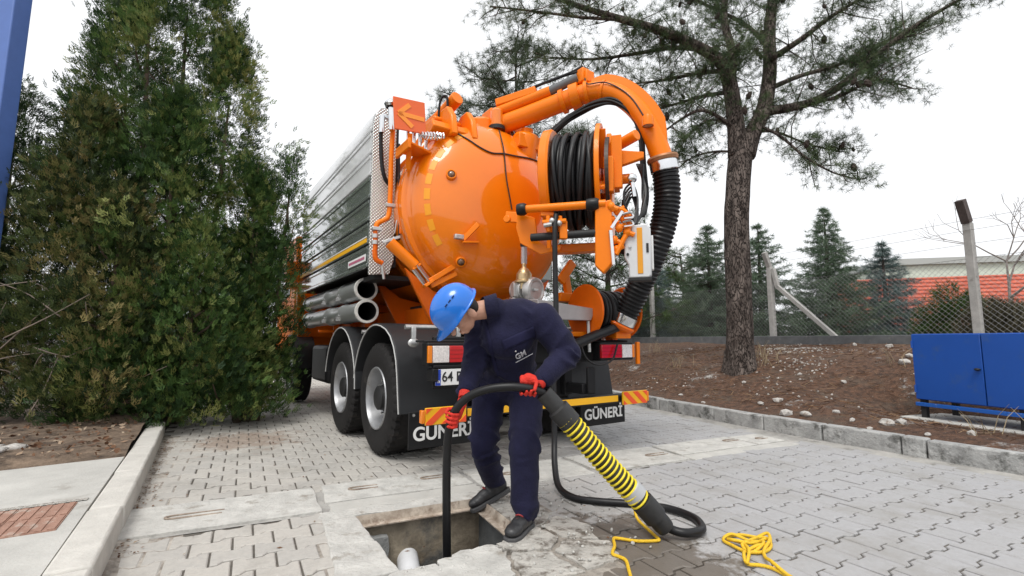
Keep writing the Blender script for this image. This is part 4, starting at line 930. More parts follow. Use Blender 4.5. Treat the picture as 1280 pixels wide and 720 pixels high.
# grey tray, sight gauge and outlet valve under the door
q = [ty(672, 374, -.15), ty(745, 386, -.15), ty(739, 401, -.15), ty(676, 399, -.15)]
mb = MB(); mb.add(q + [p + A3((0, .30, .02)) for p in q], [(0, 1, 2, 3), (7, 6, 5, 4), (0, 4, 5, 1), (1, 5, 6, 2), (2, 6, 7, 3), (3, 7, 4, 0)]); tp('tray', mb, greyp, bevel=.008)
p0 = ty(655, 308, .18); p1 = ty(655, 330, .22); ga = tp('sight_gauge', MB().cyl(p1, p0, .032, n=16), mat('gauge_glass', (.55, .52, .55), .1, .3, coat=1.), bevel=.003)
MB().cyl(p0, p0 + A3((0, 0, .03)), .04, n=16).build('gauge_cap', dark, ga)
pv_ = ty(655, 350, .2); mb = MB(); mb.lathe([(.001, .17), (.02, .17), (.024, .13), (.05, .105), (.078, .06), (.08, .0), (.10, -.01), (.10, -.03), (.075, -.035), (.075, -.10), (.001, -.10)], pv_, (0, 0, 1), 24); tp('gate_valve', mb, brass, bevel=.003)
c_ = ty(656, 363, .2); n_ = A3((.25, -1, -.05)).normalized(); mb = MB(); mb.cyl(c_ + A3((-.02, .12, 0)), c_ + n_ * .02, .11, n=24); mb.lathe([(.10, .02), (.135, .02), (.14, .05), (.13, .10), (.105, .115), (.09, .10), (.001, .10)], c_ + A3((.05, 0, 0)), n_, 32); mb.box(c_ + A3((-.11, .02, .0)), (.06, .06, .14)); mb.box(c_ + A3((.05, -.12, 0)), (.05, .03, .03)); tp('outlet_coupling', mb, zinc, bevel=.004)
tp('drain_cock', MB().lathe([(.10, 0), (.11, .05), (.001, .06)], c_ + A3((0, .1, -.06)), (0, 0, -1), 16), zinc); tp('drop_rod', MB().cyl(ty(735, 395, -.1), ty(737, 440, -.12), .018, n=8), zinc)
# lower door brackets on the right
mb = MB(); mb.bar(ty(700, 352, .25), ty(716, 328, .25), .05, .10); mb.bar(ty(706, 340, .3), ty(712, 378, .3), .06, .08); mb.box(ty(704, 372, .32), (.18, .14, .10)); tp('door_clamp', mb, orange, bevel=.01)
# ---------------------------------------------------------------- big hose reel swung out behind the tank door
RA = rad(-16); RU = Vector((math.cos(RA), math.sin(RA), 0)); RB = Vector((math.sin(RA), -math.cos(RA), 0)); UP = Vector((0, 0, 1))   # RB points towards the rear
RC = at(722, 229, 4.78)
def rw(u, b, z): return RC + RU * u + RB * b + UP * z
hr = bpy.data.objects.new('hose_reel', None); COL.objects.link(hr); hr.parent = truck; hr.matrix_parent_inverse = TMI.copy(); hr.location = RC
def rp(name, mb, m, bevel=0., smooth=35): return mb.build(name, m, hr, bevel, smooth, world=True)
HW = .238
rp('drum', MB().cyl(rw(-HW, 0, 0), rw(HW, 0, 0), .16, n=28), orange_d)
MB_ = MB().lathe([(.16, .012), (.50, .03), (.535, .035), (.55, .015), (.545, -.05), (.53, -.06), (.50, -.02), (.16, -.012)], rw(-HW, 0, 0), RU, 64, closed=True); rp('reel_flange', MB_, orange)
MB_ = MB().lathe([(.14, .012), (.49, .012), (.52, .03), (.55, .03), (.555, -.01), (.53, -.02), (.49, -.012), (.14, -.012)], rw(HW, 0, 0), RU, 64, closed=True); rp('reel_flange', MB_, orange)
mb = MB()
for k in range(4):
    a = rad(45 + 90 * k + 20); d = RB * math.cos(a) + UP * math.sin(a); mb.bar(rw(HW + .025, 0, 0) + d * .12, rw(HW + .025, 0, 0) + d * .50, .035, .09, RU)
rp('flange_rib', mb, orange, .006)
mb = MB(); rh = random.Random(2)
for lay, (rr_, cnt) in enumerate(((.33, 11), (.385, 12), (.44, 11), (.475, 7))):
    for k in range(cnt):
        u = -HW + .05 + (2 * HW - .09) * (k + .5 * (lay % 2) + rh.uniform(-.15, .15)) / cnt; tl = rh.uniform(-.035, .035) * (1 if lay < 3 else 2.2); r_ = rr_ + rh.uniform(-.012, .006)
        pts = [rw(u + tl * math.sin(a + k), r_ * math.cos(a), r_ * math.sin(a)) for a in [2 * math.pi * i / 36 for i in range(36)]]
        mb.tube(pts, .026, 8, closed=True)
rp('wound_hose', mb, hose_m, smooth=180)
# chain ring and side arm
mb = MB()
for k in range(60):
    a = 2 * math.pi * k / 60; mb.box(rw(HW + .085, .40 * math.cos(a), .40 * math.sin(a)), (.035, .035, .05), Matrix.Rotation(RA, 3, 'Z') @ Matrix.Rotation(-a, 3, 'X'))
rp('drive_chain', mb, mat('oily_chain', (.06, .05, .045), .5, .6, var=.4, vscale=30))
rp('chain_guard', MB().lathe([(.30, -.01), (.385, -.01), (.385, .012), (.30, .012)], rw(HW + .08, 0, 0), RU, 48, closed=True), orange_d)
arm = [(-.24, .32), (-.12, .42), (.12, .44), (.20, .30), (.16, -.05), (.24, -.30), (.30, -.60), (.16, -.86), (-.05, -.80), (-.08, -.4)]
rp('side_arm', MB().prism(arm, .05, rw(HW + .12, 0, 0), RB, UP), orange, .012)
mb = MB(); mb.cyl(rw(HW + .10, -.1, .36), rw(HW + .36, .1, .40), .055, n=18); mb.box(rw(HW + .17, .22, .10), (.10, .06, .52), Matrix.Rotation(RA, 3, 'Z')); mb.box(rw(HW + .10, .30, -.05), (.09, .10, .34), Matrix.Rotation(RA, 3, 'Z')); mb.prism([(0, 0), (.22, .06), (.22, .12), (0, .16)], .06, rw(HW + .2, .05, .10), RU, UP); mb.lathe([(.05, 0), (.05, .14), (.001, .14)], rw(HW + .14, 0, 0), RU, 18); rp('arm_fitting', mb, orange, .008)
rp('reel_bearing', MB().box(rw(HW + .12, -.25, .05), (.08, .4, .10), Matrix.Rotation(RA, 3, 'Z')), orange, .01); rp('reel_frame', MB().box(rw(0, -.30, -.62), (.62, .16, .09), Matrix.Rotation(RA, 3, 'Z')), orange, .01); rp('reel_frame', MB().box(rw(-HW - .07, -.18, -.3), (.05, .30, .72), Matrix.Rotation(RA, 3, 'Z')), orange, .01)
# level-wind bar with rubber ends, shaft and guide
b0, b1 = at(649, 262, 4.34), at(757, 254.5, 4.12)
lw = rp('level_wind_bar', MB().cyl(b0, b1, .036, n=18), orange)
for t, ln in ((-.01, .075), (.80, .10)):
    p = b0.lerp(b1, t); d = (b1 - b0).normalized(); MB().lathe([(.001, -.01), (.05, -.01), (.058, .02), (.058, ln - .02), (.046, ln), (.036, ln)], p, d, 20).build('rubber_end', hose_m, lw, world=True)
s0, s1 = at(664, 297, 4.36), at(748, 291, 4.16)
rp('guide_shaft', MB().cyl(s0, s1, .036, n=16), dark)
pl = [at(646, 266, 4.42), at(668, 272, 4.42), at(672, 300, 4.42), at(684, 310, 4.40), at(700, 306, 4.40), at(700, 312, 4.40), at(676, 318, 4.41), at(650, 304, 4.42), at(645, 285, 4.42)]
V = pl + [p + RB * -.04 for p in pl]; n = len(pl); rp('shaft_plate', MB().add(V, [tuple(range(n)), tuple(range(2 * n - 1, n - 1, -1))] + [(i, (i + 1) % n, n + (i + 1) % n, n + i) for i in range(n)]), orange, .006)
c_ = at(646, 270, 4.45); mb = MB(); mb.lathe([(.001, -.02), (.035, -.02), (.035, .02), (.001, .02)], at(634, 274, 4.48), RB, 14); mb.bar(at(632, 271, 4.5), at(650, 272, 4.46), .03, .10); rp('pivot_lug', mb, orange, .006)
mb = MB()
for x in (685, 700): mb.cyl(at(x, 270, 4.24), at(x + 1, 290, 4.24), .02, n=10)
mb.cyl(at(678, 278, 4.24), at(708, 276, 4.20), .022, n=10); mb.box(at(704, 288, 4.24), (.07, .06, .16)); mb.box(at(684, 268, 4.30), (.12, .05, .04)); rp('hose_guide', mb, orange, .006)
mb = MB(); mb.ball(at(690, 276, 4.20), .028, 10, 8); mb.ball(at(699, 279, 4.20), .028, 10, 8); mb.cyl(at(680, 282, 4.22), at(690, 280, 4.2), .02, n=10); rp('guide_roller', mb, zinc)
mb = MB(); mb.prism([(-.02, 0), (.12, .03), (.13, -.52), (.04, -.62), (-.03, -.55)], .10, at(748, 258, 4.22), RU, UP); rp('arm_plate', mb, orange, .012)
# valve block with levers
mb = MB()
for k, (x, y) in enumerate(((764, 258), (772, 264), (765, 275), (774, 285), (768, 300), (780, 274), (784, 290), (771, 312))): p = at(x, y, 4.10 + .02 * (k % 3)); mb.ball(p, (.035, .035, .04), 10, 8); mb.cyl(p, p + RU * .06 + UP * (.03 if k % 2 else -.03), .022, n=8)
mb.tube(cr([at(764, 262, 4.1), at(776, 262, 4.1), at(784, 268, 4.1), at(786, 285, 4.1), at(778, 302, 4.1), at(770, 318, 4.1)], 5), .022, 8); rp('valve_block', mb, orange)
mb = MB(); mb.bar(at(764, 285, 4.06), at(778, 264, 4.06), .014, .024); mb.cyl(at(763, 288, 4.07), at(767, 331, 4.07), .017, n=8)
for y in (268, 278): mb.tube(cr([at(778, y, 4.06), at(788, y - 2, 4.06), at(791, y + 3, 4.06), at(780, y + 5, 4.06)], 5), .011, 6)
rp('valve_lever', mb, steel); rp('accumulator', MB().ball(at(790, 223, 4.2), .045, 12, 8).cyl(at(790, 226, 4.2), at(793, 246, 4.2), .02, n=8), steel)
mb = MB()
for k in range(5):
    mb.tube(cr([at(796 + k * 2, 205, 4.5 - k * .03), at(807 - k, 235 + k * 3, 4.4), at(803 + k, 262, 4.3), at(795 - k * 2, 275 + k * 2, 4.2), at(783 - k, 262 - k * 3, 4.15), at(780, 240 + 6 * k, 4.2), at(790, 230 + 4 * k, 4.25), at(797, 250 + 5 * k, 4.2), at(792 + k, 280, 4.15)], 6), .010, 6)
rp('valve_hoses', mb, hose_m)
# control box
cbp = at(797, 316, 4.20); cbx = bpy.data.objects.new('control_box', None); COL.objects.link(cbx); cbx.parent = truck; cbx.matrix_parent_inverse = TMI.copy(); cbx.location = cbp
def cw(u, b, z): return cbp + RU * u + RB * b + UP * z
lg = mat('light_grey_box', (.60, .61, .62), .4, var=.04)
MB().prism([(-.11, -.05), (-.075, -.12), (-.075, -.235), (.095, -.235), (.115, -.21), (.115, .19), (.085, .235), (-.045, .225), (-.05, .16), (-.11, .10)], .11, cw(0, 0, 0), RU, UP).build('housing', lg, cbx, .012, world=True)
MB().prism([(.0, -.20), (.045, -.20), (.045, .20), (.0, .20)], .01, cw(0, .106, 0), RU, UP).build('amber_strip', mat('amber_strip', (.72, .30, .01), .35), cbx, .003, world=True)
MB().box(cw(.125, -.05, 0), (.02, .10, .30), Matrix.Rotation(RA, 3, 'Z')).build('door_edge', white, cbx, .004, world=True)
MB().cyl(cw(-.06, .125, .04), cw(-.06, .10, .04), .014, n=10).build('latch', zinc, cbx, world=True); MB().cyl(cw(-.08, .125, -.03), cw(-.08, .10, -.03), .012, n=8).build('latch', dark, cbx, world=True); MB().box(cw(.085, .112, .02), (.02, .01, .08), Matrix.Rotation(RA, 3, 'Z')).build('lock_plate', dark, cbx, .002, world=True)
MB().box(cw(.02, .05, -.245), (.19, .12, .03), Matrix.Rotation(RA, 3, 'Z')).build('box_foot', dark, cbx, .004, world=True); MB().bar(cw(-.10, .03, .02), cw(-.30, -.02, .1), .06, .08).build('box_mount', dark, cbx, .004, world=True)

# ---------------------------------------------------------------- jetting hose, guide sleeve, ropes
def V3(*a): return Vector(a)
jet = cr([at(695, 268, 4.22), at(693.5, 290, 4.18), at(694, 340, 4.15), at(695, 400, 4.10), at(692, 470, 4.02), V3(.335, 3.93, .35), V3(.325, 3.80, .16), V3(.34, 3.62, .045), V3(.43, 3.44, .026), V3(.58, 3.37, .026), V3(.80, 3.32, .026), V3(1.0, 3.235, .026), V3(1.105, 3.07, .026), V3(1.085, 2.89, .028), V3(.97, 2.80, .04), V3(.885, 2.815, .055),
          V3(.80, 2.81, .12), V3(.62, 2.79, .32), V3(.40, 2.765, .56), V3(.25, 2.745, .72), V3(.17, 2.72, .808), V3(.09, 2.70, .835), V3(-.02, 2.69, .845), V3(-.14, 2.70, .83), V3(-.245, 2.715, .785), V3(-.315, 2.74, .71), V3(-.352, 2.77, .60), V3(-.366, 2.80, .42), V3(-.366, 2.83, .1), V3(-.36, 2.86, -.3), V3(-.35, 2.9, -.8), V3(-.33, 2.92, -1.19)], 8)
tag(MB().tube(jet, .0235, 12).build('jetting_hose', hose_m, smooth=180), 'long black rubber hose running from the reel into the manhole', 'hose')
g0, g1 = V3(.835, 2.815, .082), V3(.215, 2.735, .765); gd = (g1 - g0).normalized(); gl_ = (g1 - g0).length
sv = thing('hose_sleeve', 'black guide sleeve with yellow spiral rib round the worker\'s hose', 'hose guide', g0)
sb_ = mat('sleeve_black', (.02, .02, .02), .5, var=.3, vscale=20)
pts = []; rr = []; N_ = 84
for k in range(N_ + 1): pts.append(g0 + gd * (.09 + (gl_ - .20) * k / N_) + V3(0, 0, -.012 * math.sin(math.pi * k / N_))); rr.append(.056 if k % 4 < 2 else .051)
MB().tube(pts, rr, 20).build('sleeve', sb_, sv, world=True, smooth=60)
hel = []; T_ = 23; o1 = gd.orthogonal().normalized(); o2 = gd.cross(o1)
for k in range(T_ * 20 + 1):
    t = k / (T_ * 20); a = 2 * math.pi * T_ * t; hel.append(g0 + gd * (.11 + (gl_ - .235) * t) + V3(0, 0, -.012 * math.sin(math.pi * t)) + (o1 * math.cos(a) + o2 * math.sin(a)) * .0575)
MB().tube(hel, .0066, 6).build('yellow_rib', mat('yellow_rib', (.78, .62, .03), .5, var=.15, vscale=20, dirt=(.25, .2, .05), dscale=18, dth=.66), sv, world=True, smooth=180)
MB().lathe([(.03, -.03), (.050, -.03), (.054, 0), (.054, .05), (.066, .055), (.066, .17), (.056, .175)], g0, gd, 24).build('cuff', sb_, sv, world=True)
MB().lathe([(.058, -.02), (.064, -.015), (.064, .045), (.058, .05)], g0 + gd * .225, gd, 24).build('tape_band', mat('grey_tape', (.42, .43, .44), .4), sv, world=True)
MB().lathe([(.057, -.17), (.064, -.165), (.064, -.06), (.050, -.05), (.048, .06), (.03, .06)], g1, gd, 24).build('cuff', sb_, sv, world=True)
rope_m = mat('yellow_rope', (.80, .50, .02), .6, var=.15, vscale=60, bump=.5, bscale=140)
def braid(path, r): 
    P = cr(path, 10); out = MB()
    out.tube(P, r, 7); return out
tag(braid([V3(.752, 3.10, .09), V3(.755, 3.05, .03), V3(.79, 2.9, .012), V3(.805, 2.80, .012), V3(.79, 2.77, .012), V3(.68, 2.765, .012), V3(.585, 2.79, .016), V3(.56, 2.795, .012), V3(.545, 2.70, .012), V3(.515, 2.61, .012), V3(.54, 2.575, .012), V3(.565, 2.53, .012), V3(.555, 2.42, .012), V3(.54, 2.25, .012), V3(.56, 2.0, .012)], .0088).build('rope', rope_m, smooth=180),
    'thin yellow rope end tied under the black and yellow sleeve', 'rope')
rp_ = [(905, 671), (925, 668), (945, 671), (960, 673), (963, 684), (950, 690), (930, 688), (915, 681), (904, 674), (915, 671), (938, 676), (955, 681), (940, 690), (928, 684), (945, 672), (960, 670), (962, 680), (948, 685), (934, 688), (930, 696), (934, 704), (950, 706), (966, 710), (985, 720), (1000, 730)]
rpp = [gr(x, y, .014) for x, y in rp_]
for i, p in enumerate(rpp): p.z = .012 + (.016 if 8 < i < 20 and i % 2 else 0)
rp2 = [(934, 704), (936, 690), (925, 678), (910, 674), (920, 679), (940, 679), (957, 674), (962, 679), (955, 688), (957, 697), (965, 706), (985, 719), (1003, 728)]
rpp2 = [gr(x, y, .02) for x, y in rp2]
for i, p in enumerate(rpp2): p.z = .020 + (.014 if i % 3 == 1 else 0)
rc = thing('rope', 'tangled bright yellow rope lying loose on the grey pavers', 'rope', (1.25, 2.7, 0))
braid(rpp, .0088).build('rope_strand', rope_m, rc, world=True, smooth=180); braid(rpp2, .0088).build('rope_strand', rope_m, rc, world=True, smooth=180)
# ---------------------------------------------------------------- the worker
navy = mat('navy_workwear', (.012, .012, .036), .85, var=.3, vscale=6, bump=.3, bscale=90, spec=.2)
navy.node_tree.nodes['Principled BSDF'].inputs['Sheen Weight'].default_value = .04
skin = mat('skin', (.55, .30, .21), .5, var=.08, vscale=20)
hair_m = mat('dark_hair', (.018, .014, .012), .6)
hat_m = mat('blue_hard_hat', (.006, .155, .62), .25, coat=.5)
glove_m = mat('red_glove', (.60, .025, .012), .75, var=.2, vscale=30, bump=.4, bscale=120)
glove_b = mat('black_palm', (.02, .02, .021), .7)
boot_m = mat('black_leather', (.028, .028, .03), .42, var=.25, vscale=14, dirt=(.10, .09, .08), dscale=12, dth=.62)
sole_m = mat('boot_sole', (.06, .06, .062), .7)
def remesh(o, vox, sm=4, disp=None):
    r = o.modifiers.new('skin', 'REMESH'); r.mode = 'VOXEL'; r.voxel_size = vox; r.use_smooth_shade = True
    if sm: s_ = o.modifiers.new('smooth', 'SMOOTH'); s_.factor = .5; s_.iterations = sm
    if disp:
        for (st, sc) in disp:
            t = bpy.data.textures.new('folds', 'CLOUDS'); t.noise_scale = sc; t.noise_depth = 1
            d = o.modifiers.new('folds', 'DISPLACE'); d.texture = t; d.strength = st; d.mid_level = .5; d.texture_coords = 'LOCAL'
    return o
W = dict(hipL=V3(-.135, 3.25, .80), hipR=V3(.09, 3.16, .80), knL=V3(-.185, 3.20, .43), knR=V3(.075, 2.97, .43), anL=V3(-.125, 3.46, .135), anR=V3(.075, 2.955, .10),
         pel=V3(-.02, 3.22, .84), waist=V3(-.01, 3.10, 1.00), chest=V3(.0, 2.98, 1.17), neck=V3(-.135, 2.865, 1.285),
         shR=V3(.185, 2.90, 1.225), elR=V3(.325, 2.89, 1.02), wrR=V3(.155, 2.735, .865), shL=V3(-.20, 3.03, 1.16), elL=V3(-.225, 3.02, .965), wrL=V3(-.268, 2.85, .795))
hc = at(576, 389, 2.79)                                   # centre of the skull
hf = V3(-.60, -.06, -.80).normalized(); hu = V3(-.66, -.44, .60); hu = (hu - hf * hu.dot(hf)).normalized(); hs_ = hf.cross(hu)
HM = Matrix((hs_, hf, hu)).transposed()                   # head axes: side, forward, up
def hp_(s, f, u): return hc + hs_ * s + hf * f + hu * u
body = MB()
body.ball(hc + hu * .02, (.076, .098, .105), 24, 18, HM); body.ball(hp_(0, .032, -.050), (.052, .054, .070), 20, 14, HM); body.ball(hp_(0, .066, -.098), (.026, .022, .022), 12, 8, HM)
body.capsule(hp_(0, .095, -.015), hp_(0, .124, -.048), .011, .017, 10)                # nose
body.ball(hp_(0, .092, -.078), (.026, .012, .007), 12, 6, HM); body.ball(hp_(0, .090, -.092), (.024, .012, .007), 12, 6, HM)   # lips
body.ball(hp_(0, .088, .018), (.058, .014, .010), 14, 8, HM)                           # brow
for s_ in (-1, 1): body.ball(hp_(.087 * s_, -.026, -.028), (.014, .024, .038), 12, 8, HM); body.ball(hp_(.042 * s_, .062, -.035), (.020, .02, .02), 10, 8, HM)
body.capsule(hp_(0, -.03, -.05), W['neck'], .052, .06); body.capsule(W['neck'], W['chest'], .052, .09); body.capsule(W['chest'], W['pel'], .12, .12)
for k in 'LR':
    body.capsule(W['chest'], W['sh' + k], .08, .055); body.capsule(W['sh' + k], W['el' + k], .05, .042); body.capsule(W['el' + k], W['wr' + k], .04, .028)
    body.capsule(W['pel'], W['hip' + k], .1, .085); body.capsule(W['hip' + k], W['kn' + k], .08, .055); body.capsule(W['kn' + k], W['an' + k], .05, .036)
HANDS = {}
def hand(k, wr, tgt, ax_, thick):
    """a fist round a hose: palm beside the hose at tgt, fingers wrapping round its axis ax_"""
    ax_ = Vector(ax_).normalized(); d = (wr - tgt); d = (d - ax_ * d.dot(ax_)).normalized(); sd = ax_.cross(d); R0 = .036
    out = MB(); pc = tgt + d * .046
    out.capsule(wr, pc + d * .02, .028, .031, 12)
    for j in range(4): out.capsule(pc + ax_ * (-.033 + .022 * j) + d * .02, pc + ax_ * (-.033 + .022 * j) - d * .004, .017, .015, 10)
    for j in range(4):                                     # fingers curling round
        a_ = -.036 + .024 * j; ln = (.92, 1., .96, .8)[j]; pr_ = None
        for q in range(5):
            th = rad(10 + 52 * q * ln); p = tgt + ax_ * a_ + (d * math.cos(th) + sd * math.sin(th)) * R0
            if pr_ is not None: out.capsule(pr_, p, .0115 - .0006 * q, .0110 - .0006 * q, 8)
            pr_ = p
    pr_ = pc + ax_ * -.03 + d * .01                         # thumb from the side of the palm
    for q in range(3):
        th = rad(-15 - 55 * q); p = tgt + ax_ * (-.046 + .008 * q) + (d * math.cos(th) + sd * math.sin(th)) * (R0 + .003)
        out.capsule(pr_, p, .0135 - .001 * q, .0125 - .001 * q, 8); pr_ = p
    return out
hR = hand('R', W['wrR'], V3(.09, 2.70, .835), (-1, -.1, .1), 0); hL = hand('L', W['wrL'], V3(-.335, 2.752, .665), (-.22, .18, -.9), 0)
person = body.build('person', skin, smooth=180); remesh(person, .006, 3)
tag(person, 'worker in navy coveralls and blue hard hat bending over the manhole', 'person')
def pp(name, mb, m, bevel=0., smooth=180, vox=None, sm=3, disp=None):
    o = mb.build(name, m, person, bevel, smooth)
    if vox: remesh(o, vox, sm, disp)
    return o
# coverall: jacket and trousers as one loose garment
cv = MB()
cv.capsule(V3(-.098, 2.895, 1.27), V3(.0, 2.99, 1.20), .084, .128, 18); cv.capsule(W['chest'], W['waist'], .165, .158, 20); cv.capsule(W['waist'], W['pel'], .158, .165, 20)
cv.ball(V3(.03, 2.97, 1.235), (.19, .15, .12), 20, 14); cv.ball(V3(-.03, 2.93, 1.12), (.17, .12, .14), 18, 12)
for k in 'LR':
    sh, el, wr = W['sh' + k], W['el' + k], W['wr' + k]
    cv.capsule(W['chest'] + V3(0, 0, .03), sh, .115, .098, 16); cv.capsule(sh, el, .102, .086, 16); cv.capsule(el, wr.lerp(el, .12), .086, .058, 16)
    hp0, kn, an = W['hip' + k], W['kn' + k], W['an' + k]
    cv.capsule(W['pel'], hp0, .15, .125, 16); cv.capsule(hp0, kn, .122, .090, 18); cv.capsule(kn, an.lerp(kn, .10), .089, .082, 18)
    cv.ball(an.lerp(kn, .16), (.088, .088, .05), 14, 8)
cv.ball(W['pel'] + V3(0, .09, -.02), (.17, .13, .16), 18, 12)
cov = pp('coverall', cv, navy, vox=.010, sm=6)
def vn3(P, sc, seed):
    Q = P * sc + seed * 13.7; I = np.floor(Q).astype(np.int64); f = Q - I; f = f * f * (3 - 2 * f); out = 0
    for dx in (0, 1):
        for dy in (0, 1):
            for dz in (0, 1):
                h = ((I[:, 0] + dx) * 73856093 ^ (I[:, 1] + dy) * 19349663 ^ (I[:, 2] + dz) * 83492791) & 0xffff; h = (h * 1103515245 + 12345) & 0xffff
                wgt = (f[:, 0] if dx else 1 - f[:, 0]) * (f[:, 1] if dy else 1 - f[:, 1]) * (f[:, 2] if dz else 1 - f[:, 2]); out = out + wgt * h / 65535.
    return out
# folds in the cloth: ridges across each limb, deeper near the joints
bpy.context.view_layer.update()
me2 = bpy.data.meshes.new_from_object(cov.evaluated_get(bpy.context.evaluated_depsgraph_get())); n = len(me2.vertices)
P = np.zeros(n * 3, np.float32); me2.vertices.foreach_get('co', P); P = P.reshape(-1, 3).astype(float); Nn = np.zeros(n * 3, np.float32); me2.vertices.foreach_get('normal', Nn); Nn = Nn.reshape(-1, 3)
SEG = [(W['chest'] + V3(0, 0, .05), W['pel'], .12, .011, 1.)]
for k in 'LR': SEG += [(W['sh' + k], W['el' + k], .062, .011, 1), (W['el' + k], W['wr' + k], .055, .010, -1), (W['hip' + k], W['kn' + k], .085, .010, 1), (W['kn' + k], W['an' + k], .062, .012, -1)]
best = np.full(n, 1e9); disp_ = np.zeros(n)
for q_, (p0, p1, lam, amp, jn) in enumerate(SEG):
    a_ = np.array(p0[:]); d_ = np.array((p1 - p0)[:]); L_ = np.linalg.norm(d_); d_ = d_ / L_; s_ = np.clip((P - a_) @ d_, 0, L_); R_ = P - a_ - s_[:, None] * d_; dist = np.linalg.norm(R_, axis=1) - (.09 if q_ == 0 else 0)
    u_ = unit(np.cross(d_, np.array((.3, .9, .2)))); v_ = np.cross(d_, u_); an_ = np.arctan2(R_ @ v_, R_ @ u_)
    ph = 2 * math.pi * s_ / (lam * 1.7) + 2.6 * np.sin(an_ + q_ * 1.7) + 13. * vn3(P, 4.2, q_) + 3.5 * vn3(P, 11., q_ + 5)
    rid = (1 - np.abs(np.sin(ph * .5))) ** 1.3; t_ = s_ / L_; wj = .45 + .75 * (t_ ** 2 if jn > 0 else np.maximum((1 - t_) ** 2, t_ ** 4)); wj = wj * np.clip(2.6 * vn3(P, 5.5, q_ + 9) - .7, 0.05, 1.5)
    f_ = amp * wj * (rid - .35); k_ = dist < best; disp_[k_] = f_[k_]; best[k_] = dist[k_]
disp_ = disp_ * 2.1 + .016 * (vn3(P, 7., 3) - .5) + .004 * (vn3(P, 19., 4) - .5)
P = P + Nn * disp_[:, None]; me2.vertices.foreach_set('co', P.astype(np.float32).ravel()); me2.update(); cov.modifiers.clear(); cov.data = me2
for i_ in range(len(me2.materials) - 1, 0, -1): me2.materials.pop(index=i_)
me2.shade_smooth(); s2 = cov.modifiers.new('smooth', 'SMOOTH'); s2.factor = .4; s2.iterations = 1
# collar, chest badge, cuffs, seams
cl = []
nk = W['neck'] + V3(-.005, -.01, .005); nd = (hc - nk).normalized(); c1_ = nd.orthogonal().normalized(); c2_ = nd.cross(c1_)
pts = [nk + (c1_ * math.cos(a) + c2_ * math.sin(a)) * .080 + nd * (-.012 + .012 * math.sin(2 * a)) for a in [2 * math.pi * i / 24 for i in range(24)]]
V = []; 
for p in pts: V += [p - nd * .03, p + nd * .045 + (nk - p) * .16, p + (nk - p) * .12 - nd * .02]
n = 24; F = []
for i in range(n): j = (i + 1) % n; F += [(3 * i, 3 * j, 3 * j + 1, 3 * i + 1), (3 * i + 1, 3 * j + 1, 3 * j + 2, 3 * i + 2)]
co = MB().add(V, F).build('collar', navy, person, smooth=60); co.modifiers.new('thick', 'SOLIDIFY').thickness = .006
for k, tgt in (('R', V3(.09, 2.70, .835)), ('L', V3(-.33, 2.75, .66))):
    wr, el = W['wr' + k], W['el' + k]; d = (wr - el).normalized()
    pp('cuff', MB().lathe([(.05, -.02), (.056, -.02), (.052, .035), (.046, .04)], wr.lerp(el, .16), d, 22), navy, smooth=50)
pp('glove', hR, glove_m, vox=.0042, sm=2); pp('glove', hL, glove_m, vox=.0042, sm=2)
wr, el = W['wrR'], W['elR']; pp('glove_cuff', MB().lathe([(.028, -.01), (.040, -.01), (.042, .03), (.036, .07), (.03, .075)], wr.lerp(el, .18), (wr - el).normalized(), 20), glove_m, smooth=60)
wr, el = W['wrL'], W['elL']; pp('glove_cuff', MB().lathe([(.028, .02), (.038, .02), (.040, .06), (.034, .09), (.03, .095)], wr.lerp(el, .22), (wr - el).normalized(), 20), glove_m, smooth=60)
# boots
def boot(an, fwd, up, nm='boot'):
    fwd = Vector(fwd).normalized(); up = Vector(up); up = (up - fwd * up.dot(fwd)).normalized(); sd = fwd.cross(up); M_ = Matrix((sd, fwd, up)).transposed()
    def q(s, f, u): return an + sd * s + fwd * f + up * u
    b = MB(); b.ball(q(0, -.02, -.045), (.048, .062, .055), 16, 10, M_); b.capsule(q(0, .0, .04), q(0, .02, -.05), .052, .05, 16); b.ball(q(0, .075, -.055), (.046, .09, .045), 16, 10, M_); b.ball(q(0, .145, -.062), (.048, .065, .036), 16, 10, M_)
    bo = pp(nm, b, boot_m, vox=.007, sm=3)
    so_ = [(.0, -.085), (.032, -.075), (.044, -.04), (.041, .02), (.050, .10), (.052, .16), (.038, .205), (.0, .222)]; so_ += [(-x, y) for x, y in reversed(so_[1:-1])]
    MB().prism(so_, .03, q(0, 0, -.115), sd, fwd).build('sole', sole_m, bo, .006)
    t = MB(); t.ball(q(0, .17, -.062), (.043, .046, .030), 16, 10, M_); t.build('toe_cap', boot_m, bo, smooth=180)
    lc = MB()
    for j in range(4): y_ = .02 + .026 * j; lc.tube(cr([q(-.024, y_, .015 - .014 * j), q(0, y_ + .01, .027 - .015 * j), q(.024, y_, .015 - .014 * j)], 4), .0045, 6)
    lc.build('lace', mat('red_lace', (.30, .03, .03), .7), bo); return bo
boot(V3(.075, 2.95, .115), (-.42, -.86, -.02), (0, 0, 1)); boot(V3(-.13, 3.45, .135), (-.88, -.28, -.42), (-.3, 0, 1))
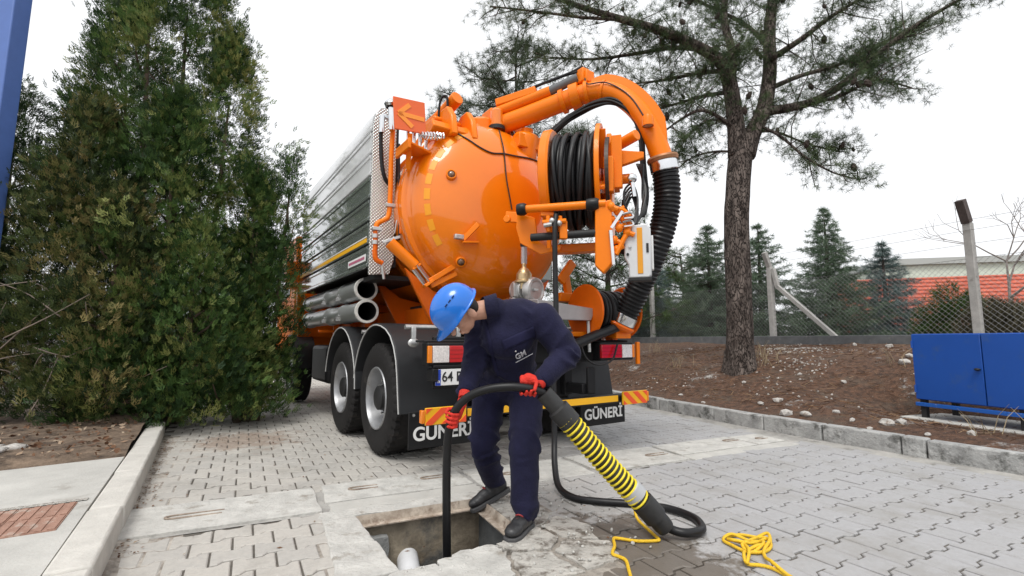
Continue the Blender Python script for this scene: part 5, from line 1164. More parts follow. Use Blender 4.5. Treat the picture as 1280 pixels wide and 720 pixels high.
# hair at the nape, glasses, hard hat
h_ = MB(); h_.ball(hp_(0, -.055, .006), (.075, .052, .092), 20, 14, HM); pp('hair', h_, hair_m)
eyes = MB()
for s_ in (-1, 1): eyes.ball(hp_(.031 * s_, .088, -.008), (.011, .008, .008), 10, 8, HM)
pp('eye', eyes, mat('eye_white', (.5, .48, .46), .2))
hh = MB(); prof = []
V = []; F = []; nu, nv = 48, 14
for i in range(nv + 1):
    t = i / nv; th = math.pi / 2 * (1 - t)
    for k in range(nu):
        a = 2 * math.pi * k / nu; sx, fy = math.sin(a), math.cos(a)
        r = math.cos(th) if i else 0.0; r = math.sin(math.pi / 2 * t) 
        zz = math.cos(math.pi / 2 * t) ** .85 if t < 1 else 0
        V.append(hp_(.122 * sx * r, .006 + (.152 if fy > 0 else .147) * fy * r, .028 + .146 * zz + .006 * math.exp(-(sx * r / .12) ** 2) * (1 if t < .9 else 0)))
for i in range(nv):
    for k in range(nu): F.append((i * nu + k, i * nu + (k + 1) % nu, (i + 1) * nu + (k + 1) % nu, (i + 1) * nu + k))
b_ = len(V)                                                # brim
for k in range(nu):
    a = 2 * math.pi * k / nu; sx, fy = math.sin(a), math.cos(a); e = .012 + .045 * max(0, fy) ** 1.5
    V.append(hp_((.122 + min(e, .022)) * sx, .006 + ((.152 + e) if fy > 0 else .159) * fy, .022 - .020 * max(0, fy)))
for k in range(nu): F.append((nv * nu + k, nv * nu + (k + 1) % nu, b_ + (k + 1) % nu, b_ + k))
hat = MB().add(V, F).build('hard_hat', hat_m, person, smooth=60); hat.modifiers.new('thick', 'SOLIDIFY').thickness = .004
vd_ = mat('vent_dark', (.002, .02, .09), .6)
for s_ in (-1, 1):
    for j in range(3):
        f_ = -.03 + .03 * j; p = hp_(.100 * s_, f_, .124); MB().bar(p - hf * .010, p + hf * .010, .004, .006, hu).build('vent_slot', vd_, hat)
# embroidered mark on the chest pocket
bpy.context.view_layer.update()
dg = bpy.context.evaluated_depsgraph_get(); ce = cov.evaluated_get(dg)
ok_, loc_, nor_, _i = ce.ray_cast(Vector((0, 0, CAM_H)), _ray(649, 441).normalized())
def patch(quad, nx, ny, off, name, m, lift=0.):
    """a piece of cloth sewn on: follows the garment's surface, a few millimetres proud"""
    V = []
    for j in range(ny + 1):
        for i in range(nx + 1):
            a, b, t, u = quad[0], quad[1], i / nx, j / ny; c, d = quad[2], quad[3]
            x = (a[0] * (1 - t) + b[0] * t) * (1 - u) + (d[0] * (1 - t) + c[0] * t) * u; y = (a[1] * (1 - t) + b[1] * t) * (1 - u) + (d[1] * (1 - t) + c[1] * t) * u
            k_, l_, n_, _ = ce.ray_cast(Vector((0, 0, CAM_H)), _ray(x, y).normalized())
            if not k_: return None
            V.append(l_ + n_ * (off + lift * (1 - u)))
    F = [(j * (nx + 1) + i, j * (nx + 1) + i + 1, (j + 1) * (nx + 1) + i + 1, (j + 1) * (nx + 1) + i) for j in range(ny) for i in range(nx)]
    o = MB().add(V, F).build(name, m, person, smooth=180); so = o.modifiers.new('thick', 'SOLIDIFY'); so.thickness = .004; so.offset = 1; return o
navy2 = mat('navy_pocket', (.013, .013, .040), .85, var=.25, vscale=9, spec=.2)
patch([(628, 432), (668, 414), (677, 452), (638, 470)], 12, 10, .001, 'chest_pocket', navy2)
patch([(627, 426), (667, 408), (670, 421), (631, 438)], 12, 5, .005, 'pocket_flap', navy2)
patch([(602, 398), (607, 396), (624, 470), (619, 472)], 2, 16, .003, 'zip_placket', navy2)
ok_, loc_, nor_, _i = ce.ray_cast(Vector((0, 0, CAM_H)), _ray(650, 442).normalized())
if ok_:
    loc_ = loc_ + nor_ * .009
    u_ = V3(1, 0, .42); u_ = (u_ - nor_ * u_.dot(nor_)).normalized(); v_ = nor_.cross(u_)
    RM = Matrix((u_, v_, nor_)).transposed().to_4x4()
    thr = mat('white_thread', (.55, .56, .6), .7)
    tm = text_mesh('GM', .046, .001, .0006); tm.transform(Matrix.Diagonal((1, 1.5, 1, 1))); tm.transform(Matrix.Translation(loc_ + nor_ * .004) @ RM)
    o = link('badge', tm, thr, person, smooth=0)
    MB().box(loc_ + nor_ * .004 - v_ * .042 + u_ * .012, (.115, .005, .002), RM.to_3x3()).build('badge_line', thr, person, smooth=0)
    MB().lathe([(.001, .004), (.005, .003), (.006, 0)], loc_ - u_ * .02 + v_ * .058 + nor_ * .006, nor_, 10).build('press_stud', zinc, person)
# ---------------------------------------------------------------- blue cabinet on the bank
blue = mat('blue_cabinet_paint', (.008, .075, .36), .45, var=.06, vscale=2, dirt=(.025, .085, .30), dscale=5, dth=.55)
cdir = V3(.30, -.954, 0).normalized(); cn = V3(-cdir.y * -1, 0, 0)
cnrm = V3(-.954, -.30, 0).normalized()                     # faces the road
co_ = at(1143, 470, 5.62); co_.z = 0
cab_ = thing('cabinet', 'blue steel two-door cabinet on short legs above the kerb', 'cabinet', (co_.x, co_.y, .22))
def cbw(a, d, z): return co_ + cdir * a - cnrm * d + V3(0, 0, z)
def cpart(nm, poly, thk, z0, m, bev=.004, d0=0.): return MB().prism(poly, thk, cbw(0, d0, z0), cdir, V3(0, 0, 1)).build(nm, m, cab_, bev, world=True)
CZ0, CZ1, DWd = .43, 1.17, .66
mb = MB(); V = [cbw(a, d, z) for z in (CZ0, CZ1) for d in (.012, .62) for a in (0, 1.98)]; mb.add(V, [(0, 1, 3, 2), (4, 6, 7, 5), (0, 4, 5, 1), (2, 3, 7, 6), (0, 2, 6, 4), (1, 5, 7, 3)]); mb.build('body', blue, cab_, .006, world=True)
for k in range(3):
    V = [cbw(a, d, z) for z in (CZ0 + .008, CZ1 - .008) for d in (-.012, .010) for a in (.008 + k * DWd, (k + 1) * DWd - .003)]
    dr = MB().add(V, [(0, 1, 3, 2), (4, 6, 7, 5), (0, 4, 5, 1), (2, 3, 7, 6), (0, 2, 6, 4), (1, 5, 7, 3)]).build('door', blue, cab_, .004, world=True)
    for z_ in (.55, 1.05): MB().cyl(cbw((.0 if k == 0 else (k + (k == 1)) * DWd) + (.012 if k == 0 else -.02), -.018, z_ - .04), cbw((.0 if k == 0 else (k + (k == 1)) * DWd) + (.012 if k == 0 else -.02), -.018, z_ + .04), .010, n=8).build('hinge', blue, dr, world=True)
    if k != 1: p = cbw((k + 1) * DWd - .04 if k == 0 else k * DWd + .04, -.03, .80); MB().ball(p, (.028, .028, .014), 10, 6).build('handle', dark, dr, world=True)
mb = MB()
for a in (.05, .92, 1.9):
    for d in (.05, .56): c = cbw(a, d, .31); mb.box(c, (.055, .055, .26), Matrix.Rotation(math.atan2(cdir.y, cdir.x), 3, 'Z'))
mb.build('leg', mat('leg_black', (.015, .015, .017), .6), cab_, .004, world=True)
V = [cbw(a, d, z) for z in (.36, .40) for d in (-.02, .03) for a in (0, 1.98)]; MB().add(V, [(0, 1, 3, 2), (4, 6, 7, 5), (0, 4, 5, 1), (2, 3, 7, 6), (0, 2, 6, 4), (1, 5, 7, 3)]).build('lower_rail', mat('chipped_blue', (.01, .10, .42), .5, dirt=(.45, .47, .5), dscale=7, dth=.6), cab_, .004, world=True)
V = [cbw(a, d, z) for z in (.10, .232) for d in (-.12, .75) for a in (-.12, 2.1)]; MB().add(V, [(0, 1, 3, 2), (4, 6, 7, 5), (0, 4, 5, 1), (2, 3, 7, 6), (0, 2, 6, 4), (1, 5, 7, 3)]).build('concrete_base', conc, cab_, .008, world=True)
# ---------------------------------------------------------------- fence on top of the bank
FP = [V3(8.75, 9.1, 0), V3(7.05, 13.1, 0), V3(5.05, 17.4, 0), V3(3.1, 21.6, 0), V3(1.1, 25.9, 0)]; fd = (FP[1] - FP[0]).normalized(); FP = [FP[0] - fd * 8.6, FP[0] - fd * 4.3] + FP
post_m = mat('concrete_post', (.40, .39, .37), .9, var=.15, vscale=8, bump=.3, bscale=50, dirt=(.22, .21, .19), dscale=6, dth=.6)
fn = V3(-fd.y, fd.x, 0); fn = fn if fn.x < 0 else -fn      # towards the road
fence = thing('fence', 'chain-link fence on concrete posts with bent tops along the bank', 'fence', FP[2] + V3(0, 0, 1.08))
FB = 1.08
for i, p in enumerate(FP):
    hgt = 2.0 if i >= 3 else 2.25
    mb = MB(); mb.bar(p + V3(0, 0, FB - .4), p + V3(0, 0, FB + hgt), .13, .13, fd); q = p + V3(0, 0, FB + hgt - .02); mb.bar(q, q + fn * .17 + V3(0, 0, .42), .115, .115, fd)
    po = mb.build('post', post_m, fence, .01, world=True)
    if i == 2: MB().bar(q + fn * .02 + V3(0, 0, .03), q + fn * .185 + V3(0, 0, .45), .135, .135, fd).build('post_sleeve', mat('post_tar', (.09, .07, .065), .8, var=.3), po, world=True)
    if i == 3:
        br = MB(); t0_ = p + V3(0, 0, FB + hgt - .05) - fd * .10; br.bar(t0_, t0_ - fd * .12 - V3(0, 0, .55), .10, .10, fn); br.bar(t0_ - fd * .11 - V3(0, 0, .5), p - fd * 1.75 + V3(0, 0, FB + .02), .10, .10, fn); br.build('brace', post_m, fence, .01, world=True)
mb = MB()
for a, b in zip(FP, FP[1:]): mb.bar(a + fn * .25 + V3(0, 0, FB + .0), b + fn * .25 + V3(0, 0, FB + .0), .20, .24)
mb.build('base_beam', mat('dark_beam', (.13, .135, .14), .8, var=.25, vscale=5, dirt=(.28, .27, .25), dscale=4, dth=.6), fence, .01, world=True)
wirem = mat('fence_wire', (.25, .25, .255), .5, .6)
mb = MB()
for a, b in zip(FP, FP[1:]):
    L_ = (b - a).length; d = (b - a).normalized(); h = 1.55; st = .105; x = -h
    while x < L_:
        for sg in (1, -1):
            x0, x1, z0, z1 = x, x + h, 0, h
            if x0 < 0: z0 = -x0; x0 = 0
            if x1 > L_: z1 = h - (x1 - L_); x1 = L_
            if x1 - x0 < .02: continue
            if sg < 0: z0, z1 = h - z0, h - z1
            mb.tube([a + d * x0 + V3(0, 0, FB + .02 + z0), a + d * x1 + V3(0, 0, FB + .02 + z1)], .0026, 3, caps=False)
        x += st
    for z in (.03, .8, h + .02, 1.85, 2.1, 2.3):
        o_ = fn * (.08 if z > 2.05 else 0); mb.tube([a + V3(0, 0, FB + z) + o_, (a + b) / 2 + V3(0, 0, FB + z - .015) + o_, b + V3(0, 0, FB + z) + o_], .004, 3, caps=False)
mb.build('chain_link', wirem, fence, smooth=0, world=True, kind='stuff')
# ---------------------------------------------------------------- buildings beyond
redroof = mat('red_roof_tiles', (.42, .085, .05), .8, var=.2, vscale=3, col2=(.5, .13, .08), bump=.4, bscale=18)
bl = thing('house', 'low house under a long red tiled roof beyond the fence', 'house', (26, 27, 1))
B0, Bu, Bv = V3(17.6, 24.4, .9), V3(.93, -.36, 0).normalized(), V3(.36, .93, 0).normalized()
def bw(u, v, z): return B0 + Bu * u + Bv * v + V3(0, 0, z)
V = [bw(u, v, z) for z in (0, 1.0) for v in (0, 6) for u in (0, 14)]; MB().add(V, [(0, 1, 3, 2), (4, 6, 7, 5), (0, 4, 5, 1), (2, 3, 7, 6), (0, 2, 6, 4), (1, 5, 7, 3)]).build('wall', mat('salmon_wall', (.46, .13, .085), .9, var=.1), bl, world=True)
V = [bw(-.5, -.6, .75), bw(14.5, -.6, .75), bw(14.5, 3, 3.55), bw(-.5, 3, 3.55), bw(14.5, 6.6, .75), bw(-.5, 6.6, .75)]
rf = MB().add(V + [p - V3(0, 0, .12) for p in V], [(0, 1, 2, 3), (3, 2, 4, 5), (6, 9, 8, 7), (9, 11, 10, 8), (0, 6, 7, 1), (5, 4, 10, 11), (0, 3, 9, 6), (3, 5, 11, 9), (1, 7, 8, 2), (2, 8, 10, 4)]).build('roof', redroof, bl, smooth=0, world=True)
mb = MB()
for k in range(13): t = (k + .5) / 13; p = bw(-.5, -.6 + 3.6 * t, .76 + 2.8 * t); q = bw(14.5, -.6 + 3.6 * t, .76 + 2.8 * t); mb.bar(p, q, .12, .05, V3(0, 0, 1))
mb.build('tile_course', redroof, rf, smooth=0, world=True)
for u in (1.2, 4.5, 6.6, 9.5): MB().box(bw(u, -.02, .42), (.9, .08, .6), Matrix.Rotation(math.atan2(Bu.y, Bu.x), 3, 'Z')).build('window', gl, bl, world=True)
hl = thing('shed', 'long pale green warehouse with a flat grey eave behind the red roof', 'warehouse', (34, 40, 0))
MB().box((51, 41.8, 3.7), (38, 14, 7.0), Matrix.Rotation(rad(-14), 3, 'Z')).build('wall', mat('pale_green_sheet', (.62, .68, .58), .6, var=.05), hl, world=True)
MB().box((51, 41.8, 7.45), (38.6, 14.6, .5), Matrix.Rotation(rad(-14), 3, 'Z')).build('roof_edge', mat('pale_eave', (.42, .44, .42), .6), hl, world=True)
# ---------------------------------------------------------------- blue post at the left edge
bpz = thing('blue_post', 'wide blue painted steel post standing beside the dark thuja', 'post', (-6.6, 5.7, 0))
pb = [at(30, 0, 5.2), at(0, 226, 5.2)]; dirp = (pb[0] - pb[1]).normalized(); base = pb[1] - dirp * (pb[1].z / dirp.z)
MB().bar(base - V3(.28, 0, 0), base - V3(.28, 0, 0) + dirp * 6.5, .56, .2, (0, 1, 0)).build('post', mat('blue_post_paint', (.09, .17, .46), .45, var=.06), bpz, .012, world=True)
MB().box(base - V3(.28, 0, -.09), (.8, .5, .04)).build('base_plate', MATS['blue_post_paint'], bpz, .01, world=True)
# ---------------------------------------------------------------- foliage
thuja_l = leafmat('thuja_leaf', (.015, .040, .010), (.072, .138, .030), (.23, .25, .075), .65, .2)
thuja_d = leafmat('thuja_leaf_dark', (.012, .028, .010), (.040, .075, .024), (.085, .11, .04), .65, .2)
bark_t = mat('thuja_bark', (.10, .07, .05), .95, var=.3, vscale=12, bump=.6, bscale=30)
def spray_template(nl=4):
    V = []; F = []
    def dia(p, d, ln, wd):
        d = Vector(d).normalized(); s_ = Vector((d.y, -d.x, 0)); p = Vector(p); o = len(V)
        V.extend([p, p + d * ln * .5 + s_ * wd, p + d * ln + Vector((0, 0, .05 * ln)), p + d * ln * .5 - s_ * wd]); F.append((o, o + 1, o + 2, o + 3))
    dia((0, 0, 0), (0, 1, 0), 1.05, .035)
    for k in range(nl):
        t = .12 + .75 * k / nl; sg = 1 if k % 2 else -1; dia((0, t, 0), (sg * .85, .75, 0), .62 * (1 - t * .5), .060)
        dia((sg * .17 * (1 - t * .4), t + .15, 0), (sg * .25, 1, 0), .46 * (1 - t * .5), .055)
    tv = np.array([tuple(v) for v in V]); tv[:, 2] += .12 * np.sin(tv[:, 1] * 2.2) - .25 * tv[:, 0] ** 2
    return tv, np.array(F)
SPV, SPF = spray_template()
def thuja(name, label, base, R, Hh, n, m, seed, lobes, size=(.065, .125), zlow=.05, group='thuja trees beside the kerb'):
    """crown of upright fans gathered in clumps; lobes: (dx, dy, r, z0, z1) columns"""
    rg_ = np.random.default_rng(seed); t = thing(name, label, 'tree', base, 0, group)
    C = []; N_ = []; tot_ = sum(l[2] * (l[4] - l[3]) for l in lobes)
    for (dx, dy, r, z0, z1) in lobes:
        k = int(n / 40 * r * (z1 - z0) / tot_); 
        u = rg_.random(k); h = z0 + (z1 - z0) * (1 - (1 - u) ** 1.15 * 1.0); a = rg_.uniform(0, 2 * math.pi, k)
        tt = (h - z0) / (z1 - z0); prof = r * np.clip(np.minimum(1, .75 + tt * 1.6) * (1 - tt ** 2.2) ** .8, .04, 1)
        rad_ = prof * np.sqrt(rg_.uniform(.42, 1.0, k)) * (1 + .16 * np.sin(a * 3 + h * 2.1 + seed) + .10 * np.sin(a * 7 + h * 5))
        C.append(np.stack([dx + rad_ * np.cos(a), dy + rad_ * np.sin(a), h], 1)); N_.append(np.stack([np.cos(a), np.sin(a), np.full(k, .55)], 1))
    C = np.concatenate(C); N_ = unit(np.concatenate(N_) + rg_.normal(0, .25, C.shape)); K = len(C); tonec = np.clip(rg_.normal(.46, .27, K), 0, 1)
    per = 40; idx = np.repeat(np.arange(K), per); M_ = len(idx)
    P = C[idx] + rg_.normal(0, 1, (M_, 3)) * np.array((.085, .085, .12)) + N_[idx] * rg_.uniform(-.05, .12, (M_, 1))
    ok = P[:, 2] > zlow; P = P[ok]; idx = idx[ok]; M_ = len(P)
    D = unit(N_[idx] * .8 + np.array((0, 0, .55)) + rg_.normal(0, .38, (M_, 3)))         # the way a fan points
    Zn = unit(np.cross(D, unit(rg_.normal(0, 1, (M_, 3)) + np.array((0, 0, .2))))); X = np.cross(D, Zn)
    V, F = scatter(SPV, SPF, P, X, D, Zn, rg_.uniform(size[0], size[1], M_))
    tone = np.repeat(np.clip(tonec[idx] + rg_.normal(0, .13, M_), 0, 1), len(SPV))
    npmesh('crown', V, F, m, t, tone=tone)
    tb = MB()
    for (dx, dy, r, z0, z1) in lobes:
        top = z0 + (z1 - z0) * .8; tb.tube([(dx * .3, dy * .3, -.1), (dx * .7, dy * .7, z0 * .5 + .5), (dx, dy, top)], [.07 * r + .02, .06 * r + .015, .012], 7)
        for k in range(int(18 * r)):
            h = z0 + .2 + (top - z0 - .2) * rg_.random(); a = rg_.uniform(0, 6.28); q = r * .8 * (1 - (h - z0) / (z1 - z0)) + .1; tb.tube([(dx, dy, h), (dx + q * .6 * math.cos(a), dy + q * .6 * math.sin(a), h + .12), (dx + q * math.cos(a), dy + q * math.sin(a), h + .3)], [.018, .012, .005], 5)
    tb.build('trunk', bark_t, t, smooth=180)
    return t
thuja('thuja_tree', 'tallest broad green thuja beside the end of the kerb', (-4.85, 6.75, .05), 1.4, 6.8, 51500, thuja_l, 1, [(0, 0, 1.22, .0, 7.4), (-.38, -.25, .80, 2.2, 6.9), (-.75, -.1, .85, .1, 6.0), (.62, .15, .75, .1, 5.7), (.35, -.55, .85, .0, 4.2), (.85, -.65, .75, .0, 2.4), (.3, -1.0, .55, .0, 1.3), (1.1, -.35, .6, .0, 1.5)])
thuja('thuja_tree', 'olive bronze tipped thuja growing in front of the tallest one', (-5.25, 5.85, .15), .8, 3.8, 15000, leafmat('thuja_leaf_olive', (.018, .034, .011), (.080, .110, .030), (.25, .205, .08), .65, .2), 2, [(0, 0, .78, .1, 3.75), (.55, -.15, .55, .0, 2.6)])
thuja('thuja_tree', 'dark green thuja behind the blue post', (-6.75, 6.3, .15), .9, 4.1, 11000, thuja_d, 3, [(0, 0, .85, .6, 4.3), (-.6, -.3, .8, .2, 3.2), (.35, -.35, .5, 1.0, 3.4)])
thuja('thuja_tree', 'slim young thuja close to the truck side', (-3.62, 6.75, .02), .5, 3.7, 12000, thuja_l, 4, [(0, 0, .50, .02, 3.3), (-.25, .2, .55, .02, 2.6), (.36, .15, .22, 1.3, 3.75), (-.1, .05, .18, 2.6, 3.75), (-.2, -.3, .5, .0, 1.5), (.1, .1, .5, .0, 1.0)])
# brush and dead twigs at the foot of the thuja
tw = MB(); rt = random.Random(8)
for k in range(70):
    p = V3(rt.uniform(-6.4, -4.6), rt.uniform(5.0, 6.2), rt.uniform(.2, 1.7)); d = V3(rt.uniform(-1, 1), rt.uniform(-.6, .4), rt.uniform(-.3, .6)).normalized(); L_ = rt.uniform(.3, .9)
    tw.tube(cr([p, p + d * L_ * .5 + V3(0, 0, rt.uniform(-.06, .1)), p + d * L_ + V3(0, 0, rt.uniform(-.1, .2))], 3), [.008] * 3 + [.006] * 3 + [.003], 4)
tag(tw.build('dead_twigs', mat('dead_twig', (.20, .16, .13), .9), smooth=180, kind='stuff'), 'grey dead twigs in the shade at the foot of the thuja', 'twigs')
# litter of dry leaves and stones on the planting bed
P = np.array([kp(rt.uniform(2.1, 4.2), rt.uniform(.2, 4.), 0)[:] for _ in range(900)]); P[:, 2] = [bed_z(p[0], p[1]) + .012 for p in P]; n = len(P)
X, Y_, Z = frames(rg.normal(size=(n, 3)) * np.array((1, 1, .3)), rg); V, F = scatter(np.array([(-.3, 0, 0), (0, .05, -.5), (.3, 0, 0), (0, .05, .5)]), np.array([(0, 1, 2, 3)]), P, X, Y_, Z, rg.uniform(.02, .07, n))
tag(npmesh('leaf_litter', V, F, leafmat('dry_leaf', (.10, .05, .03), (.22, .12, .07), (.38, .30, .22), .9, .1), tone=np.repeat(rg.random(n), 4), kind='stuff'), 'dry brown leaf litter on the planting bed', 'leaf litter')
for k in range(11):
    p = kp(rt.uniform(2.2, 3.2), rt.uniform(.5, 3.2), 0); sz = rt.uniform(.09, .2); o = link('stone', stone_mesh(50 + k, sz * 1.2, sz, sz * .45), stone_m, smooth=180); o.location = (p.x, p.y, bed_z(p.x, p.y) + .01); o.rotation_euler = (0, 0, k)
    tag(o, 'flat pale stone lying in the soil bed under the thuja', 'stone', 'stones in the planting bed')
# ---------------------------------------------------------------- pines
pine_l = leafmat('pine_needle', (.030, .056, .024), (.078, .118, .048), (.15, .185, .085), .6, .15)
pine_bl = leafmat('pine_needle_pale', (.040, .062, .034), (.075, .105, .055), (.12, .15, .08), .6, .2)
def bark_material():
    m = bpy.data.materials.new('pine_bark'); m.use_nodes = True; N = m.node_tree.nodes; L = m.node_tree.links; b = N['Principled BSDF']; b.inputs['Roughness'].default_value = .95; b.inputs['Specular IOR Level'].default_value = .2
    g = N.new('ShaderNodeNewGeometry'); mp = N.new('ShaderNodeMapping'); mp.inputs['Scale'].default_value = (1, 1, .38); L.new(g.outputs['Position'], mp.inputs[0])
    nz = N.new('ShaderNodeTexNoise'); nz.inputs['Scale'].default_value = 9; nz.inputs['Detail'].default_value = 6; L.new(mp.outputs[0], nz.inputs['Vector'])
    ad = N.new('ShaderNodeVectorMath'); ad.operation = 'MULTIPLY_ADD'; L.new(nz.outputs['Color'], ad.inputs[0]); ad.inputs[1].default_value = (.22, .22, .22); L.new(mp.outputs[0], ad.inputs[2])
    v = N.new('ShaderNodeTexVoronoi'); v.feature = 'DISTANCE_TO_EDGE'; v.inputs['Scale'].default_value = 21; L.new(ad.outputs[0], v.inputs['Vector'])
    c = N.new('ShaderNodeTexVoronoi'); c.inputs['Scale'].default_value = 21; L.new(ad.outputs[0], c.inputs['Vector'])
    r1 = N.new('ShaderNodeValToRGB'); r1.color_ramp.elements[0].position = .0; r1.color_ramp.elements[1].position = .10; L.new(v.outputs['Distance'], r1.inputs[0])
    r2 = N.new('ShaderNodeValToRGB'); e = r2.color_ramp.elements; e[0].color = (.060, .047, .041, 1); e[1].color = (.20, .165, .145, 1); L.new(nz.outputs[0], r2.inputs[0]); e[0].position = .35; e[1].position = .68
    mx_ = N.new('ShaderNodeMix'); mx_.data_type = 'RGBA'; L.new(r1.outputs[0], mx_.inputs[0]); mx_.inputs[6].default_value = (.030, .023, .020, 1); L.new(r2.outputs[0], mx_.inputs[7]); L.new(mx_.outputs[2], b.inputs['Base Color'])
    ma = N.new('ShaderNodeMath'); ma.operation = 'MULTIPLY_ADD'; L.new(nz.outputs[0], ma.inputs[0]); ma.inputs[1].default_value = .5; L.new(r1.outputs[0], ma.inputs[2])
    bp = N.new('ShaderNodeBump'); bp.inputs['Strength'].default_value = 1.; bp.inputs['Distance'].default_value = .03; L.new(ma.outputs[0], bp.inputs['Height']); L.new(bp.outputs[0], b.inputs['Normal']); MATS['pine_bark'] = m; return m
bark_p = bark_material()
cone_m = mat('pine_cone', (.045, .032, .025), .85, var=.3, vscale=30)
def tuft_template(k, seed, wd=.016):
    """needles as slender single triangles"""
    r = np.random.default_rng(seed); V = []; F = []
    for i in range(k):
        d = unit(r.normal(0, 1, 3) + np.array((0, 0, .9))); s_ = unit(np.cross(d, r.normal(0, 1, 3))); ln = r.uniform(.7, 1.1); o = len(V); st = np.array((0, 0, r.uniform(-.25, .35)))
        V += [st - s_ * wd, st + s_ * wd, st + d * ln - np.array((0, 0, .05))]; F.append((o, o + 1, o + 2))
    return np.array(V), np.array(F)
TUV, TUF = tuft_template(24, 1, .019)
def needles(parent, pts, dirs, size, m, seed, tv=TUV, tf=TUF, mean=.45):
    r = np.random.default_rng(seed); pts = np.asarray(pts); dirs = unit(np.asarray(dirs)); n = len(pts); X, Y2, Z = frames(dirs, r)
    V, F = scatter(tv, tf, pts, X, Y2, Z, r.uniform(size[0], size[1], n)); tone = np.repeat(np.clip(r.normal(mean, .2, n), 0, 1), len(tv))
    return npmesh('crown', V, F, m, parent, tone=tone, world=True)
def limb_system(tree, limbs, m, bark, seed, tw_len=(.35, .9), dens=10, tsize=(.10, .17), cones=0, clump=7, sp=.10, start=.25, droop=-.05, rs_=.012):
    """limbs: lists of (point, radius); twigs with tufts leave each limb from `start` of its length"""
    r = random.Random(seed); tips = []; dirs = []; cs = []; tm = MB()
    for L_, rad0, rad1, lv, d_ in limbs:
        P = cr(L_, 5); n_ = len(P); o = MB().tube(P, [rad0 + (rad1 - rad0) * (i / (n_ - 1)) for i in range(n_)], 10 if rad0 > .05 else 7).build('limb', bark, tree, smooth=180, world=True)
        if not lv: continue
        tot_ = sum((b - a).length for a, b in zip(P, P[1:]))
        for k in range(int(tot_ * dens * d_)):
            t = start + (1 - start) * r.random() ** .8; i = min(n_ - 2, int(t * (n_ - 1))); p = P[i].lerp(P[i + 1], r.random()); ax_ = (P[i + 1] - P[i]).normalized()
            d = (ax_ * r.uniform(.1, .9) + Vector((r.gauss(0, .7), r.gauss(0, .7), r.gauss(.05, .55)))).normalized(); ln = r.uniform(*tw_len) * (1.1 - .5 * t)
            q = [p, p + d * ln * .5 + Vector((0, 0, droop * ln)), p + d * ln + Vector((r.gauss(0, .08), r.gauss(0, .08), droop * ln))]
            tm.tube(q, [rs_, rs_ * .7, rs_ * .35], 4, caps=False)
            for c in range(clump):
                s_ = r.uniform(.35, 1.08); b = q[1].lerp(q[2], (s_ - .5) * 2) if s_ > .5 else q[0].lerp(q[1], s_ * 2)
                tips.append((b + Vector((r.gauss(0, sp), r.gauss(0, sp), r.gauss(0, sp * .8))))[:]); dirs.append((d + Vector((r.gauss(0, .5), r.gauss(0, .5), r.gauss(.25, .5))))[:])
            if cones and r.random() < cones: cs.append(q[1].lerp(q[2], r.random()) + Vector((0, 0, -.04)))
    tm.build('twigs', bark, tree, smooth=0, world=True, kind='stuff')
    needles(tree, tips, dirs, tsize, m, seed)
    if cs:
        cm = bpy.data.meshes.new('pine_cone'); b = MB().lathe([(.001, .05), (.016, .04), (.026, .015), (.028, -.01), (.020, -.035), (.006, -.052)], (0, 0, 0), (0, 0, 1), 9, wob=lambda i, k: .005 * ((i + k) % 2)); cm.from_pydata(b.v, [], b.f); cm.materials.append(cone_m)
        for c in cs:
            o = bpy.data.objects.new('pine_cone', cm); COL.objects.link(o); o.parent = tree; o.matrix_parent_inverse = wm(tree).inverted(); o.location = c; o.rotation_euler = (r.uniform(-.6, .6), r.uniform(-.6, .6), r.uniform(0, 6)); k = r.uniform(1.0, 1.6); o.scale = (k, k, k)
    return len(tips)
PY = 7.7
pb_ = bank_hit(926, 462); PY = pb_.y
pine = thing('pine_tree', 'tall forked pine with rough bark and cones on the bank', 'tree', (pb_.x, pb_.y, bank_z(pb_.x, pb_.y)))
tr_ = cr([at(927, 478, PY), at(926, 455, PY), at(925, 420, PY), at(923, 350, PY), at(921, 270, PY), at(925, 205, PY), at(930, 172, PY)], 6); nT = len(tr_)
def trunk_r(z): return float(np.interp(z, [0, .3, .55, .75, 1.0, 1.6, 3.0, 4.6], [.36, .34, .28, .235, .215, .205, .20, .195]))
tb = MB(); V = []; nn = 40
for i, p in enumerate(tr_):
    for k in range(nn):
        a = 2 * math.pi * k / nn; r_ = trunk_r(p.z) * (1 + .05 * math.sin(a * 3 + 1) + .07 * (vn(a * 5.1, p.z * 2.2) - .5) + .05 * (vn(a * 14, p.z * 5) - .5) + (.12 * max(0, math.sin(a * 5 + .7)) if p.z < bank_z(pb_.x, pb_.y) + .35 else 0)); V.append((p.x + r_ * math.cos(a), p.y + r_ * math.sin(a), p.z))
tb.add(V, [(i * nn + k, i * nn + (k + 1) % nn, (i + 1) * nn + (k + 1) % nn, (i + 1) * nn + k) for i in range(nT - 1) for k in range(nn)]); tko = tb.build('trunk', bark_p, pine, smooth=180, world=True)
def bk(*pts): return [at(x, y, PY + d) for x, y, d in pts]
